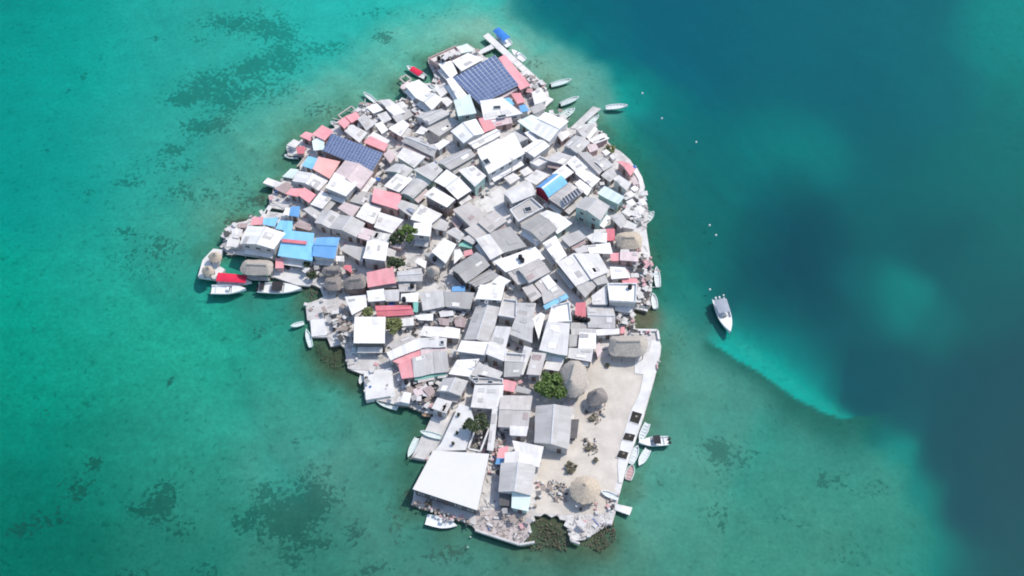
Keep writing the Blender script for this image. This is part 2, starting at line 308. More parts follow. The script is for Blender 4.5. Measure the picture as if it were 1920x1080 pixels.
    wh = .30*np.exp(-(sh/16)**2)*np.clip((560-py)/160, 0, 1)*np.clip((1140-px)/120, 0, 1); halo = np.array((116,182,156))/255; rgb = rgb*(1-wh[:, None])+halo[None, :]*wh[:, None]
    wr = .42*np.exp(-(sh/3.2)**1.5); rim = np.array((74,110,90))/255; rgb = rgb*(1-wr[:, None])+rim[None, :]*wr[:, None]
    lin = np.where(rgb > .04045, ((rgb+.055)/1.055)**2.4, rgb/12.92)
    lin = np.maximum(lin-OFF[None, :]*np.clip(.5+(px-900)/520, .6, 2.6)[:, None], .0006)/LUM
    # depth of the water from how much red it has swallowed, the rest, deep water's scattered light included, is put into the bottom colour
    d = np.clip(-np.log(np.clip(lin[:, 0], .0015, .5)/.42)/(PATHF*KW[0]), .8, 2.0)
    deep = np.clip((rgb[:, 2]-rgb[:, 1]+.13)/.20, 0, 1); deep = deep*deep*(3-2*deep)
    d = d*(1-deep)+5.0*deep
    d = np.minimum(d, .14+.14*sh)
    gb = np.exp(-(((px-1345)/60)**2+((py-600)/50)**2)); d = d*(1-gb)+1.1*gb
    alb = lin*np.exp(PATHF*d[:, None]*KW[None, :])
    alb[:, 0] = np.clip(alb[:, 0], .02, .6); alb = np.clip(alb, .01, .9)
    g = np.zeros(Xf.size)
    for x, y, rx, ry, a in GRASS:
        g += a*np.exp(-(((pxw-x)/rx)**2+((pyw-y)/ry)**2)*.9)
    g = np.clip(g, 0, 1.4)
    z = -d+.10*wob(3.1, 7)
    n1, n0 = len(xs), len(ys)
    V = np.column_stack([Xf, Yf, z])
    idx = np.arange(n0*n1).reshape(n0, n1)
    F = np.column_stack([idx[:-1,:-1].ravel(), idx[:-1,1:].ravel(), idx[1:,1:].ravel(), idx[1:,:-1].ravel()])
    me = bpy.data.meshes.new('seabed')
    me.vertices.add(len(V)); me.vertices.foreach_set('co', V.ravel().astype('f'))
    me.loops.add(F.size); me.loops.foreach_set('vertex_index', F.ravel().astype('i'))
    me.polygons.add(len(F)); me.polygons.foreach_set('loop_start', np.arange(0, F.size, 4, dtype='i'))
    me.polygons.foreach_set('use_smooth', np.ones(len(F), dtype=bool))
    me.update()
    at = me.attributes.new('bottom', 'FLOAT_COLOR', 'POINT')
    at.data.foreach_set('color', np.column_stack([alb, np.ones(len(alb))]).ravel().astype('f'))
    ag = me.attributes.new('grass', 'FLOAT', 'POINT'); ag.data.foreach_set('value', g.astype('f'))
    ad = me.attributes.new('deep', 'FLOAT', 'POINT'); ad.data.foreach_set('value', deep.astype('f'))
    me.validate()
    m, N, L, B = nodes('sand_and_seagrass')
    a1 = N.new('ShaderNodeAttribute'); a1.attribute_name = 'bottom'
    a2 = N.new('ShaderNodeAttribute'); a2.attribute_name = 'grass'
    pos = N.new('ShaderNodeNewGeometry').outputs['Position']
    nz = noise(N, L, pos, .34, 8, .72); fine = noise(N, L, pos, 1.1, 5, .7); wide = noise(N, L, pos, .05, 4, .55)
    mott = mathn(N, L, 'MULTIPLY_ADD', fine, 1.1, .45)
    mott2 = mathn(N, L, 'MULTIPLY_ADD', nz, .8, .60)
    c = mix(N, L, 1.0, a1.outputs['Color'], mott, 'MULTIPLY'); c = mix(N, L, 1.0, c, mott2, 'MULTIPLY')
    st = N.new('ShaderNodeVectorMath'); st.operation = 'MULTIPLY'; L.new(pos, st.inputs[0]); st.inputs[1].default_value = (.05, .16, 0)
    big = noise(N, L, st.outputs[0], 1.0, 5, .6)
    c = mix(N, L, 1.0, c, mathn(N, L, 'MULTIPLY_ADD', big, .56, .72), 'MULTIPLY')
    # grass beds break up along their edges
    n1 = noise(N, L, pos, 1.0, 7, .66); n2 = noise(N, L, pos, .16, 4, .6)
    s = mathn(N, L, 'MULTIPLY_ADD', n1, 2.7, mathn(N, L, 'MULTIPLY', a2.outputs['Fac'], .56)); s = mathn(N, L, 'MULTIPLY_ADD', n2, .9, s)
    gf = ramp(N, L, mathn(N, L, 'SUBTRACT', s, 1.36), [(.74, (0,0,0)), (.90, (1,1,1))])
    gate = mathn(N, L, 'MULTIPLY', gf, ramp(N, L, a2.outputs['Fac'], [(.04, (0,0,0)), (.22, (1,1,1))]))
    gcol = ramp(N, L, fine, [(.3, (.04,.045,.03)), (.7, (.11,.105,.08))])
    c = mix(N, L, mathn(N, L, 'MULTIPLY', gate, .93), c, gcol)
    # scattered small coral heads and weed tufts
    sp = noise(N, L, pos, .6, 3, .5)
    spf = ramp(N, L, mathn(N, L, 'MULTIPLY_ADD', wide, .30, sp), [(.77, (0,0,0)), (.84, (1,1,1))])
    c = mix(N, L, mathn(N, L, 'MULTIPLY', spf, .55), c, mix(N, L, 1.0, c, (.30,.42,.40), 'MULTIPLY'))
    a3 = N.new('ShaderNodeAttribute'); a3.attribute_name = 'deep'
    c = mix(N, L, mathn(N, L, 'MULTIPLY', a3.outputs['Fac'], .85), c, a1.outputs['Color'])
    L.new(c, B.inputs['Base Color']); B.inputs['Roughness'].default_value = 1; B.inputs['Specular IOR Level'].default_value = 0
    me.materials.append(m)
    kind(link('seabed', me), 'structure')
    # water: one closed body with a rippled surface
    wm = bpy.data.materials.new('sea_water'); wm.use_nodes = True; N = wm.node_tree.nodes; L = wm.node_tree.links
    for n in list(N):
        if n.type != 'OUTPUT_MATERIAL': N.remove(n)
    out = [n for n in N if n.type == 'OUTPUT_MATERIAL'][0]
    tr = N.new('ShaderNodeBsdfTransparent'); gl = N.new('ShaderNodeBsdfGlossy'); gl.inputs['Roughness'].default_value = .04
    fr = N.new('ShaderNodeFresnel'); fr.inputs['IOR'].default_value = 1.25
    pos = N.new('ShaderNodeNewGeometry').outputs['Position']
    vm = N.new('ShaderNodeVectorMath'); vm.operation = 'MULTIPLY'; vm.inputs[1].default_value = (1, 1.6, 1); L.new(pos, vm.inputs[0])
    h = mathn(N, L, 'MULTIPLY_ADD', noise(N, L, vm.outputs[0], .9, 4, .6), 1.0, noise(N, L, vm.outputs[0], .16, 3, .5))
    bp = N.new('ShaderNodeBump'); bp.inputs['Strength'].default_value = .35; bp.inputs['Distance'].default_value = .06; L.new(h, bp.inputs['Height'])
    L.new(bp.outputs[0], gl.inputs['Normal']); L.new(bp.outputs[0], fr.inputs['Normal'])
    mx = N.new('ShaderNodeMixShader'); L.new(fr.outputs[0], mx.inputs[0]); L.new(tr.outputs[0], mx.inputs[1]); L.new(gl.outputs[0], mx.inputs[2])
    L.new(mx.outputs[0], out.inputs['Surface'])
    ab = N.new('ShaderNodeVolumeAbsorption'); kmax = float(KW.max())
    ab.inputs['Density'].default_value = kmax; ab.inputs['Color'].default_value = (*(1-KW/kmax), 1)
    L.new(ab.outputs[0], out.inputs['Volume'])
    mb = MB(); mb.box((0, 500, -24), 1790, 1990, 24); w = mb.build('sea_water', wm); kind(w, 'structure')
seabed()
# ---------------------------------------------------------------- land
ISLW = [P(x, y, .8) for x, y in ISLAND]
GROUND = rough_mat('packed_coral_ground', (.72,.70,.67), (.44,.42,.395), .5, .95, .35, 7)
SHORE = rough_mat('wet_coral_rock', (.30,.29,.25), (.12,.12,.09), .8, .95, .6, 7)
mb = MB(); mb.prism([tuple(p) for p in ISLW], -7, .8, 0, 1); kind(mb.build('ground', [GROUND, SHORE]), 'structure')
# sand plaza with a concrete promenade along the east shore
SAND = rough_mat('plaza_sand', (.655,.60,.52), (.50,.455,.395), .28, 1, .3, 7)
def slab(name, pts, z0, z1, mat, k='structure'):
    mb = MB(); mb.prism([tuple(P(x, y, z1)) for x, y in pts], z0, z1, 0); o = mb.build(name, mat)
    if k: kind(o, k)
    return o
slab('plaza', [(1096,670),(1112,672),(1140,668),(1190,668),(1206,700),(1200,735),(1180,775),(1172,830),(1160,880),(1150,930),(1135,962),(1060,966),(1004,962),(1006,900),(1020,850),(1066,842),(1076,790),(1080,752),(1106,728)], .7, .84, SAND)
slab('promenade', [(1222,638),(1234,640),(1238,652),(1236,668),(1224,716),(1204,786),(1190,826),(1177,866),(1167,905),(1160,905),(1158,870),(1164,830),(1180,778),(1200,735),(1206,702),(1190,700),(1190,668),(1216,660)], .6, .98, CONCW)
slab('street', [(928,390),(944,394),(1000,440),(1016,464),(1040,500),(1066,540),(1100,572),(1098,580),(1060,556),(1030,510),(1008,470),(990,452),(936,404)], .7, .85, CONCW)
slab('street', [(934,352),(972,330),(1010,345),(960,372),(932,392),(912,398),(898,380)], .7, .846, CONCW)
slab('terrace', [(508,504),(530,500),(570,502),(598,520),(580,536),(556,534),(510,518)], .4, .95, CONCW)
slab('terrace', [(573,571),(600,566),(640,556),(650,590),(652,640),(640,646),(612,632),(584,632),(581,601),(576,600)], .5, .93, CONC)
slab('terrace', [(582,600),(610,598),(614,628),(584,631)], .93, 1.12, CONCW)
slab('terrace', [(650,652),(700,654),(716,690),(690,694),(657,692)], .5, .92, CONC)
slab('terrace', [(1030,182),(1038,186),(1010,212),(996,208),(1006,176)], .5, .95, CONCW)
slab('terrace', [(1192,310),(1204,332),(1209,350),(1206,362),(1199,372),(1194,368),(1200,352),(1197,336),(1186,318)], .2, 1.3, CONCW)
slab('terrace', [(893,955),(940,956),(998,960),(992,985),(990,1004),(976,1019),(893,992)], .5, .90, rough_mat('pinkish_rubble_yard', (.58,.52,.49), (.38,.33,.31), .9, 1, .6, 8))
slab('terrace', [(773,942),(777,918),(838,936),(892,956),(890,984),(838,964)], .4, 1.1, CONC)
slab('terrace', [(1192,440),(1212,430),(1218,470),(1222,510),(1222,545),(1214,584),(1190,576),(1190,500)], .4, .92, CONCW)
# dark rocks along the broken shores, joined pieces of uncountable rubble
def rubble(name, poly, n, smin, smax, mat, z=.8):
    mb = MB(); W = [P(x, y, z) for x, y in poly]
    xs = [p.x for p in W]; ys = [p.y for p in W]; k = 0
    while k < n:
        x, y = random.uniform(min(xs), max(xs)), random.uniform(min(ys), max(ys))
        if not inside((x, y), W): continue
        s = random.uniform(smin, smax)*random.uniform(.6, 1); k += 1
        a = random.uniform(0, 6.3); q = []
        for i in range(5): t = a+i*1.257; q.append((x+s*math.cos(t)*random.uniform(.6,1), y+s*math.sin(t)*random.uniform(.6,1), z-.1))
        top = (x+random.uniform(-.3,.3)*s, y+random.uniform(-.3,.3)*s, z+s*random.uniform(.3,.8))
        for i in range(5): mb.face([q[i], q[(i+1)%5], top])
    return kind(mb.build(name, mat), 'stuff')
CORAL = rough_mat('bleached_coral_stone', (.66,.62,.58), (.50,.46,.43), 1.5, 1, .3, 6)
MOSS = rough_mat('weedy_rock', (.27,.23,.165), (.15,.13,.085), 1.0, 1, .4, 6)
rubble('coral_rubble', [(1070,970),(1140,960),(1146,982),(1120,998),(1096,1010),(1078,1010),(1064,990)], 520, .12, .38, CORAL, .82)
rubble('coral_rubble', [(1004,940),(1060,938),(1140,945),(1140,965),(1060,970),(1006,962)], 380, .08, .24, CORAL, .84)
rubble('coral_rubble', [(893,962),(990,966),(988,1004),(976,1017),(893,990)], 420, .08, .30, CORAL, .90)
rubble('shore_rock', [(990,972),(1062,966),(1076,1014),(1060,1036),(1030,1028),(1000,1036),(984,1018)], 520, .10, .34, MOSS, -.10)
rubble('shore_rock', [(1112,996),(1150,976),(1156,1010),(1128,1034),(1086,1020)], 300, .10, .34, MOSS, -.10)
rubble('shore_rock', [(586,634),(618,636),(640,650),(646,672),(654,694),(620,690),(596,668)], 420, .06, .22, MOSS, -.16)
rubble('coral_rubble', [(612,556),(648,548),(652,600),(640,640),(622,640),(612,600)], 220, .08, .28, CORAL, .93)
rubble('shore_rock', [(566,520),(604,536),(602,560),(584,566),(566,545)], 130, .12, .34, MOSS, -.16)
rubble('coral_rubble', [(648,650),(664,650),(668,690),(656,692)], 90, .1, .3, CORAL, .92)
# ---------------------------------------------------------------- houses: traced roof outlines (corner pixels measured on enlarged tiles of the survey picture)
# colour, roof type, eave height, wall colour; corners; where it stands
HOUSES = '''
@720,40
W f 4.6 w; 870,500 1060,405 1250,480 985,625; between the top pier and the upper solar array
O p 3.0 p; 565,480 900,330 960,400 690,560; on the upper left tip with a low parapet, below the pier branch
M f 2.6 w; 900,330 1048,285 1130,370 965,405; at the shore end of the pier branch
W s 3.6 g; 690,565 850,520 930,655 845,722; on the sea wall left of the upper solar array
Q s 3.2 w; 215,830 300,765 345,800 250,860; tiny, behind the square net frame
W s 4.2 w; 270,830 440,758 600,870 412,968; beside the square net frame on the north shore
W ga 4.8 g; 418,975 560,895 740,985 605,1120; behind the shore house by the net frame
W s 4.6 w; 790,760 862,735 1050,935 940,990; running along the left edge of the upper solar array
O f 3.4 w; 640,840 770,780 800,900 720,960; small, between the beached canoe and the upper solar array
@520,160
P s 3.8 p; 285,650 360,600 455,612 420,702; darker outermost, on the shore left of the long solar array
P s 4.6 p; 450,630 572,520 702,580 600,692; on the shore at the long solar array's upper corner
M s 3.8 w; 440,720 600,640 590,812 460,822; small pale, at the left end of the long solar array
R s 3.0 p; 250,790 350,780 340,862 250,862; tiny, on the landing left of the long solar array
O s 2.8 w; 120,760 210,690 290,720 230,790; tiny, on the white landing left of the long solar array
P s 3.8 p; 765,470 872,400 935,462 850,545; lower left half of the wavy northern shore pair
P s 4.1 p; 872,400 1002,345 1048,410 940,470; upper right half of the wavy northern shore pair
L s 4.0 w; 1020,440 1100,375 1242,480 1130,572; behind the wavy northern shore pair
O s 4.0 w; 860,600 952,520 1142,600 1040,722; above the long solar array, in the north-west
P s 4.4 p; 1100,740 1180,670 1392,742 1350,832; at the upper right edge of the long solar array
O s 4.2 w; 1150,672 1222,610 1422,700 1380,742; behind the pink roof at the long solar array
W s 3.4 w; 1130,285 1260,240 1340,310 1220,352; low, beside the canoe pointing out north-west
O s 3.4 w; 1290,200 1420,190 1522,260 1400,302; low, on the shore right of the canoe pointing out
W s 3.8 w; 1370,300 1500,260 1622,335 1480,385; inland of the low shore roofs in the north-west
O s 3.6 w; 1265,380 1380,345 1445,425 1340,475; small, amid the white clutter of the north-west
W s 3.8 w; 1235,505 1320,472 1400,560 1325,612; small, left of the white pink-walled house
L s 3.6 g; 1460,400 1560,360 1600,440 1525,485; small, just north of the white pink-walled house
Q s 3.6 g; 1340,890 1425,820 1502,900 1430,985; small, off the right end of the long solar array
@720,160
L ga 4.6 w; 390,385 610,310 850,345 570,490; windowed, above the large white gable of the north
O s 3.8 w; 700,180 800,160 870,210 800,270; small, left of the tall mint house
M s 7.2 m; 885,215 1085,140 1165,345 945,385; tall mint-walled, just below the upper solar array
W f 4.6 p; 60,545 240,440 320,500 210,640; with a pinkish side wall, in the north-west quarter
O s 3.2 w; 20,290 235,215 300,270 100,385; low, inland of the pale north-west canoe
L s 3.0 w; 120,370 270,290 370,370 250,450; low, touching the white pink-walled house
L ga 4.2 g; 345,640 700,755 620,900 222,708; long, right of the wide left solar array
W s 4.4 w; 640,760 760,690 830,720 700,815; small, beside the dark panel roof
D s 4.8 w; 520,600 640,630 715,690 590,735; small dark panelled, north of the long central roofs
O s 3.6 w; 400,610 470,530 560,560 500,620; small, above the dark panel roof
W gb 5.8 g; 850,580 1160,430 1265,600 1012,725; large, dark-walled on its left side, below the tall mint house
L f 3.4 g; 545,540 840,405 960,470 700,640; low, wedged left of the large white gable
W ga 4.6 g; 1065,725 1420,555 1475,630 1150,800; narrow, along the lower right side of the large white gable
L ga 4.8 g; 670,965 1050,790 1150,890 840,1070; long, left of the big white two-storey block
O s 4.6 w; 165,920 250,815 520,900 380,1035; plain, right of the lower corner of the wide solar array
P s 3.8 p; 1200,440 1320,420 1410,540 1270,595; small, against the large white gable
O s 3.0 w; 700,390 800,330 850,350 790,430; tiny, above the low wedge-shaped roof
@920,40,5.4
P s 4.4 p; 85,395 150,365 395,640 300,685; long narrow, between the upper solar array and the pier
Q s 3.6 p; -90,850 235,690 280,680 -40,880; thin strip along the lower edge of the upper solar array
W s 4.4 w; -100,830 110,795 315,930 -60,1000; with blue panels, directly below the upper solar array
C s 4.8 w; 115,795 190,780 240,840 150,855; small panel-like, on the white house below the upper solar array
B s 3.8 w; 285,865 345,850 390,905 310,920; small tarpaulin, right of the white house below the array
P s 3.4 p; 205,740 300,735 350,815 270,830; small, at the landward end of the pier
Q s 3.8 p; -120,1010 200,985 215,1030 -70,1085; low strip, between two white roofs below the upper array
O s 3.0 w; 420,730 510,690 570,800 450,840; small, among rubble at the landward end of the pier
L s 3.2 w; 400,880 520,830 560,880 440,940; small, on the north-east shore above the wide white roof
@920,200
W ga 6.2 w; 690,75 975,190 742,435 500,300; broad, on the north-east shore by two moored canoes
M s 4.2 m; 350,200 515,118 640,160 485,290; attached to the left of the broad north-east white house
W ga 5.8 g; 385,550 590,410 745,490 550,635; dark-walled on its left, in the middle of the northern quarter
W f 7.0 w; -160,570 290,340 420,590 -20,840; big two-storey with one skylight and a windowed front
L s 6.2 g; 140,430 300,325 470,400 330,470; behind the big skylight house
W s 5.0 w; 430,345 490,325 590,400 535,440; small slab-like, behind the central northern gable
O s 4.0 p; 830,345 960,310 1010,350 900,440; small hut, near the foot of the east jetty
L ga 4.8 g; 920,490 1070,370 1250,450 1110,600; south of the east jetty
L s 4.4 w; 1065,290 1155,230 1320,230 1190,400; at the foot of the east jetty
W s 3.2 w; 1190,375 1310,260 1350,285 1250,410; narrow, on the water side of the east jetty house
O f 3.6 p; 1235,420 1400,340 1500,400 1320,470; by the green bush on the east shore
Q s 3.6 p; 1215,490 1330,480 1370,540 1260,580; with a reddish opening, by the east shore bush
L s 3.9 g; 700,690 850,590 1080,650 940,740; low and wide, above the blue barrel roof
W f 4.4 p; 780,850 930,735 1050,830 940,910; plain, right behind the blue barrel roof
W s 4.6 w; 965,725 1060,640 1225,775 1085,830; right of the blue barrel roof, behind two parallel white roofs
O p 3.6 w; 500,720 620,640 740,690 600,770; small terrace, below the central northern gable
@1040,240
L s 4.2 g; 290,340 420,330 640,500 560,585; in the east quarter, behind two parallel white roofs
L ga 4.3 g; 455,405 570,350 735,470 620,540; near the red-roofed house on the east shore
L f 3.8 g; 590,600 720,480 790,600 700,680; flat, beside the red-roofed east shore house
P ga 4.2 p; 790,425 860,418 1018,520 960,602; on the curved east sea wall
W s 5.2 g; 270,600 350,530 572,640 468,745; upper of two parallel white roofs right of the panel roof
W s 4.8 g; 260,720 320,668 468,760 410,850; lower of two parallel white roofs right of the panel roof
M s 5.8 m; 630,748 875,880 800,962 545,830; pale mint, long, with a green wall on the east side
O s 4.4 w; 740,660 810,612 965,700 908,792; of white sheets, just inland of the curved sea wall
O s 3.2 w; 900,845 960,800 1020,840 960,880; tiny, on the curved sea wall below the red roof
W s 3.0 w; 960,770 1010,730 1060,765 1010,805; tiny, in the bend of the curved sea wall
Q s 2.9 p; 965,640 1020,620 1070,700 1000,720; tiny reddish, in the bend of the curved sea wall
O s 3.0 w; 600,300 650,275 710,310 650,345; small hut, north of the red-roofed east shore house
O s 2.8 w; 690,360 750,320 800,360 740,400; small hut, touching the red-roofed east shore house
@1040,360
L ga 7.4 m; 260,185 390,60 690,180 575,352; tall, with two mint storeys, on the east side
L s 4.4 g; 695,310 850,285 915,370 840,455; below the long mint roof of the east shore
O s 3.6 w; 840,450 900,360 1040,420 1000,470; low, by the pale moored boat of the east shore
O s 3.2 w; 850,260 920,210 1010,270 940,310; small shack, by the pole frames of the east shore
O s 3.0 w; 1000,215 1080,180 1150,220 1080,290; small shack, nearest the pale moored boat
R s 4.2 p; 655,485 752,480 765,610 662,612; small, left of the tan thatched hall
O s 4.2 w; 500,515 655,530 660,640 480,625; plain, left of the small red roof and the tan hall
W s 3.8 w; 410,690 690,655 725,775 450,775; broad and low, left below the tan thatched hall
Q s 4.0 p; 830,765 1055,765 1050,882 830,862; directly below the tan thatched hall
O s 4.3 w; 835,728 940,725 945,768 835,768; narrow, tucked under the tan thatched hall
P s 3.4 p; 705,785 820,780 830,868 720,872; small, left of the pinkish roof below the tan hall
O s 3.6 w; 500,480 640,470 650,505 500,515; strip, behind the small red roof by the tan hall
@480,300
S s 4.6 p; 725,130 795,-15 1060,20 930,228; below the wide left solar array
C s 4.0 w; 592,80 660,-40 790,-10 712,112; bright, left of the salmon roof
O ga 4.0 w; 465,262 532,140 905,268 790,385; long and stained, on the west shore
Q ga 5.6 p; 1000,175 1130,10 1475,152 1315,362; large and pale, below the right end of the wide solar array
W s 6.2 g; 890,368 1000,185 1285,290 1140,452; tall, in front of the large pale pinkish roof
M f 2.0 g; 335,208 440,110 540,122 465,232; low platform, on the west shore over the water
O f 2.2 w; 90,290 150,225 330,290 268,352; hut on the outermost jetty of the west shore
P s 3.8 g; 385,442 450,370 612,358 535,462; left half of the wavy pair on the west shore
P s 4.1 g; 540,462 612,360 755,440 672,542; right half of the wavy pair on the west shore
O f 4.6 g; 692,558 830,388 962,470 840,612; box-like, right of the wavy pink pair
L s 3.4 g; 600,640 700,600 830,640 790,770; low, right of the small blue canopy
L ga 4.6 g; 742,792 850,632 1065,692 932,865; upper left half of the long grey row above the tree
L ga 4.8 g; 934,862 1068,695 1375,800 1265,975; lower right half of the long grey row above the tree
Q s 4.4 w; 1040,625 1130,550 1312,592 1222,722; stained, behind the long grey row
O s 4.6 p; 1270,730 1372,578 1572,632 1480,802; plain, with a rusty side wall, right of the long grey row
L f 3.6 g; 1190,520 1300,385 1478,420 1440,585; flat, left of the pink roof in the middle west
K s 3.2 b; 470,850 560,770 690,822 680,892; rusty clutter shelter, above the sky blue roof
K s 2.6 b; 240,370 390,290 470,340 380,430; rusty, at the left end of the wavy pink pair
B s 3.8 w; 450,600 560,600 540,720 420,700; small canopy, beside the dark square basin
W s 3.6 w; 372,612 440,618 420,702 352,680; small, left of the blue canopy by the basin
@680,300
P s 4.9 p; 125,550 152,388 490,440 440,622; broad, in the middle of the west half
O s 5.6 g; 280,340 440,190 622,250 460,402; smooth, above the broad pink roof
L a 5.2 m; 480,425 645,235 822,312 640,482; rounded, right of the smooth off-white roof
L ga 4.8 m; 285,135 420,50 640,120 545,215; green-walled, below the lower end of the long solar array
L s 5.0 m; 650,140 900,45 1010,130 880,260; pale green-tinged, behind the long bright white roof
W ga 5.8 d; 910,268 1065,130 1370,380 1195,492; long and bright, with a dark left wall, by the street
O f 6.6 m; 1215,130 1400,70 1560,200 1420,330; terrace front with pale mint wall, below the big skylight house
W s 7.2 b; 790,470 905,370 1165,500 1062,592; tall, with brown boarded sides, in the middle of the island
L s 4.2 g; 435,610 500,530 745,590 640,735; with dark panels, below the broad pink roof
O s 5.0 w; 612,770 745,590 1000,690 850,812; right of the roof with dark panels
W f 6.8 g; 628,938 655,800 875,790 850,962; tall narrow, beside the green tree
O s 4.2 w; -30,760 40,560 235,610 150,802; plain, left of the broad pink roof's foot
O s 4.4 w; 150,870 222,690 512,760 368,925; wide, left of the dark tree
K s 3.0 b; 1110,760 1180,715 1290,770 1200,880; rounded rusty scrap shelter, by the street's bend
Y s 5.2 g; 1150,655 1350,560 1562,690 1385,850; by the pink tents along the street
O s 3.8 w; 1080,930 1180,870 1300,950 1220,1040; low, below the rusty scrap shelter
L s 4.0 w; 900,880 1000,760 1090,800 1060,900; narrow, right of the tall narrow house by the tree
@1040,360
O s 2.8 w; 880,40 960,0 1020,50 940,92; small shack, uppermost by the eastern pole frames
W s 2.6 w; 900,130 985,95 1035,150 955,192; small shack, second from the top by the eastern pole frames
O s 2.8 w; 985,300 1060,255 1105,315 1025,352; small shack, just above the moored pale mint boat
W s 2.7 w; 1060,110 1120,88 1165,145 1090,180; small shack, at the water's edge by the eastern pole frames
@880,300
O s 2.8 w; 440,235 560,175 640,225 520,300; low and cream, in the open bend before the big skylight house
O s 2.9 w; 640,150 740,95 810,150 700,205; low and cream, between the big skylight house and the barrel roofs
O s 3.6 w; 700,255 850,140 1010,190 850,310; low and cream, behind the left end of the blue barrel roof
O a 5.4 g; 425,425 745,265 840,430 548,545; rounded cream-white, left of the blue barrel roof
L p 4.0 g; 520,640 780,490 930,620 620,790; terrace with one dark skylight, below the rounded cream-white roof
Y h 5.6 b; 1010,485 1255,290 1445,392 1195,615; tan, carrying a row of dark solar panels
G ga 5.2 g; 650,842 890,690 1112,870 910,1030; large, right of the diagonal street
W ga 4.4 m; 895,685 985,640 1290,800 1110,932; beside the large grey roof right of the street
Y s 5.2 g; 110,802 320,652 472,768 262,920; left of the diagonal street, upper of its row
Y s 4.6 g; -60,900 105,810 260,925 90,1010; smaller, behind the upper street house
@900,420
G f 4.8 g; 120,112 382,38 582,280 292,360; patched and weathered, left of the diagonal street
O f 5.2 g; -50,190 118,130 290,362 130,446; smooth, against the patched grey roof
W f 5.8 g; 185,472 690,292 812,440 332,602; large, with two black tanks, left of the diagonal street
Y ga 6.4 g; 482,572 745,442 882,602 622,738; tan-grey, on the large white house left of the street
Y s 4.8 g; 332,606 500,580 622,730 480,768; pale lean-to, at the lower left of the tan-grey roof
W s 5.0 g; 800,270 955,175 1098,390 972,482; upper of the white row on the right side of the street
O f 5.4 d; 980,492 1185,378 1400,690 1210,780; long, in the white row on the right side of the street
O f 5.9 g; 1195,375 1500,382 1625,600 1410,692; behind the white row on the right side of the street
L s 4.6 g; 1212,790 1385,692 1485,762 1330,925; lowest of the white row on the right side of the street
L s 4.4 g; 1020,180 1250,92 1345,172 1135,285; above the white row right of the street
O s 4.0 w; 1340,165 1470,110 1520,200 1430,240; small, above the row behind the street
L s 4.4 w; 1195,325 1310,285 1390,340 1240,375; strip, between the rows right of the street
Y s 4.4 g; 535,822 665,775 780,905 655,985; stained, below the tan-grey roof, left of the blue strip
Y s 4.6 g; 690,770 850,655 960,760 790,880; stained brownish, under the tan-grey roof
W s 4.9 w; 772,702 862,655 960,765 872,832; small awning, on the stained brownish roof
L s 4.2 g; 780,890 960,770 1085,880 810,1010; behind the blue awning strip
C s 3.8 w; 800,1035 1080,882 1118,932 840,1078; narrow awning strip, beside the lower street
@1040,480
W s 4.4 g; 702,150 890,160 955,270 722,292; bright, above the large white house of the east shore
W p 6.4 g; 672,362 1032,362 1022,592 698,572; large two-storey with parapet, on the east shore
O s 5.4 g; 470,520 650,382 672,612 482,612; left of the large two-storey east shore house
L s 5.0 g; 480,300 640,250 680,340 540,370; small, behind the two-storey east shore house
L ga 4.2 g; 412,642 738,652 766,912 430,902; broad, right of the red roof with four tanks
R s 4.6 p; 265,610 390,602 396,782 260,782; with four black tanks below it, at the street's lower end
L s 3.8 g; 215,852 425,855 425,920 203,922; strip, below the four black tanks
W s 3.8 w; 530,935 815,920 815,990 540,1002; strip, above the oblong plaza hall
P s 3.2 p; 830,910 880,905 885,975 830,980; tiny, right of the white strip above the plaza hall
O s 3.6 w; 760,645 980,655 980,715 770,690; small boat shelter, below the two-storey east shore house
P s 3.4 p; 850,285 1040,290 1050,345 860,342; lean-to, above the large two-storey house of the east shore
O s 2.8 w; 960,225 1060,220 1070,270 970,275; tiny, by the mint boat ashore
@360,400
W gb 7.0 g; 712,165 1172,250 1030,450 615,380; big boathouse, left of the sky blue roof
C s 5.6 g; 1172,245 1545,280 1512,592 1098,530; largest, with a red stripe across it
R f 6.75 p; 1150,322 1450,352 1440,388 1142,360; strip, lying across the sky blue roof
C s 4.2 g; 910,72 1092,66 1050,170 900,142; on the upper side of the big boathouse
C s 4.4 g; 1110,102 1272,110 1260,232 1060,192; square, above the largest sky blue roof
P s 4.0 g; 772,60 902,55 890,142 740,142; at the upper corner of the big boathouse
O s 2.8 w; 510,200 640,210 622,290 500,282; tiny shack, above the broken shore by the boathouse
O s 2.6 w; 460,322 605,330 592,420 432,422; tiny shack, between the boathouse and the small thatched umbrellas
K s 2.6 b; 580,132 702,130 680,182 590,182; rusty, by the weedy spit
P s 3.6 p; 1060,582 1152,580 1160,692 1052,692; tiny, right of the grey oblong thatch
@560,420
B ga 6.0 g; 225,175 515,175 450,435 180,402; deep blue, right of the largest sky blue roof
L f 4.2 g; 522,320 590,262 842,300 802,482; flat, right of the deep blue roof
O s 4.0 w; 472,410 572,410 572,472 472,472; small, at the foot of the deep blue roof
Q s 4.4 p; 752,180 802,50 962,90 882,212; stained, above the white house right of the blue roofs
O f 4.4 w; 900,215 962,95 1165,130 1125,235; pale, between the tree and the stained pinkish roof
W s 6.2 g; 825,442 882,222 1132,240 1092,462; with a windowed front, left of the round-crowned tree
L s 3.6 w; 1105,400 1132,312 1232,340 1202,422; small, above the round-crowned tree
Q s 3.4 p; 1160,290 1200,220 1360,240 1290,310; small, below the dark tree
R s 3.8 p; 560,562 600,522 662,525 672,622; small, beside the dark thatch roofs
P s 4.8 p; 870,632 1190,560 1222,742 880,802; right of the dark thatch roofs
Y s 3.4 b; 1000,785 1232,738 1235,802 990,805; lean-to, under the pink roof by the dark thatch
L ga 5.2 g; 1250,602 1552,560 1562,722 1260,722; right of the pink roof by the dark thatch
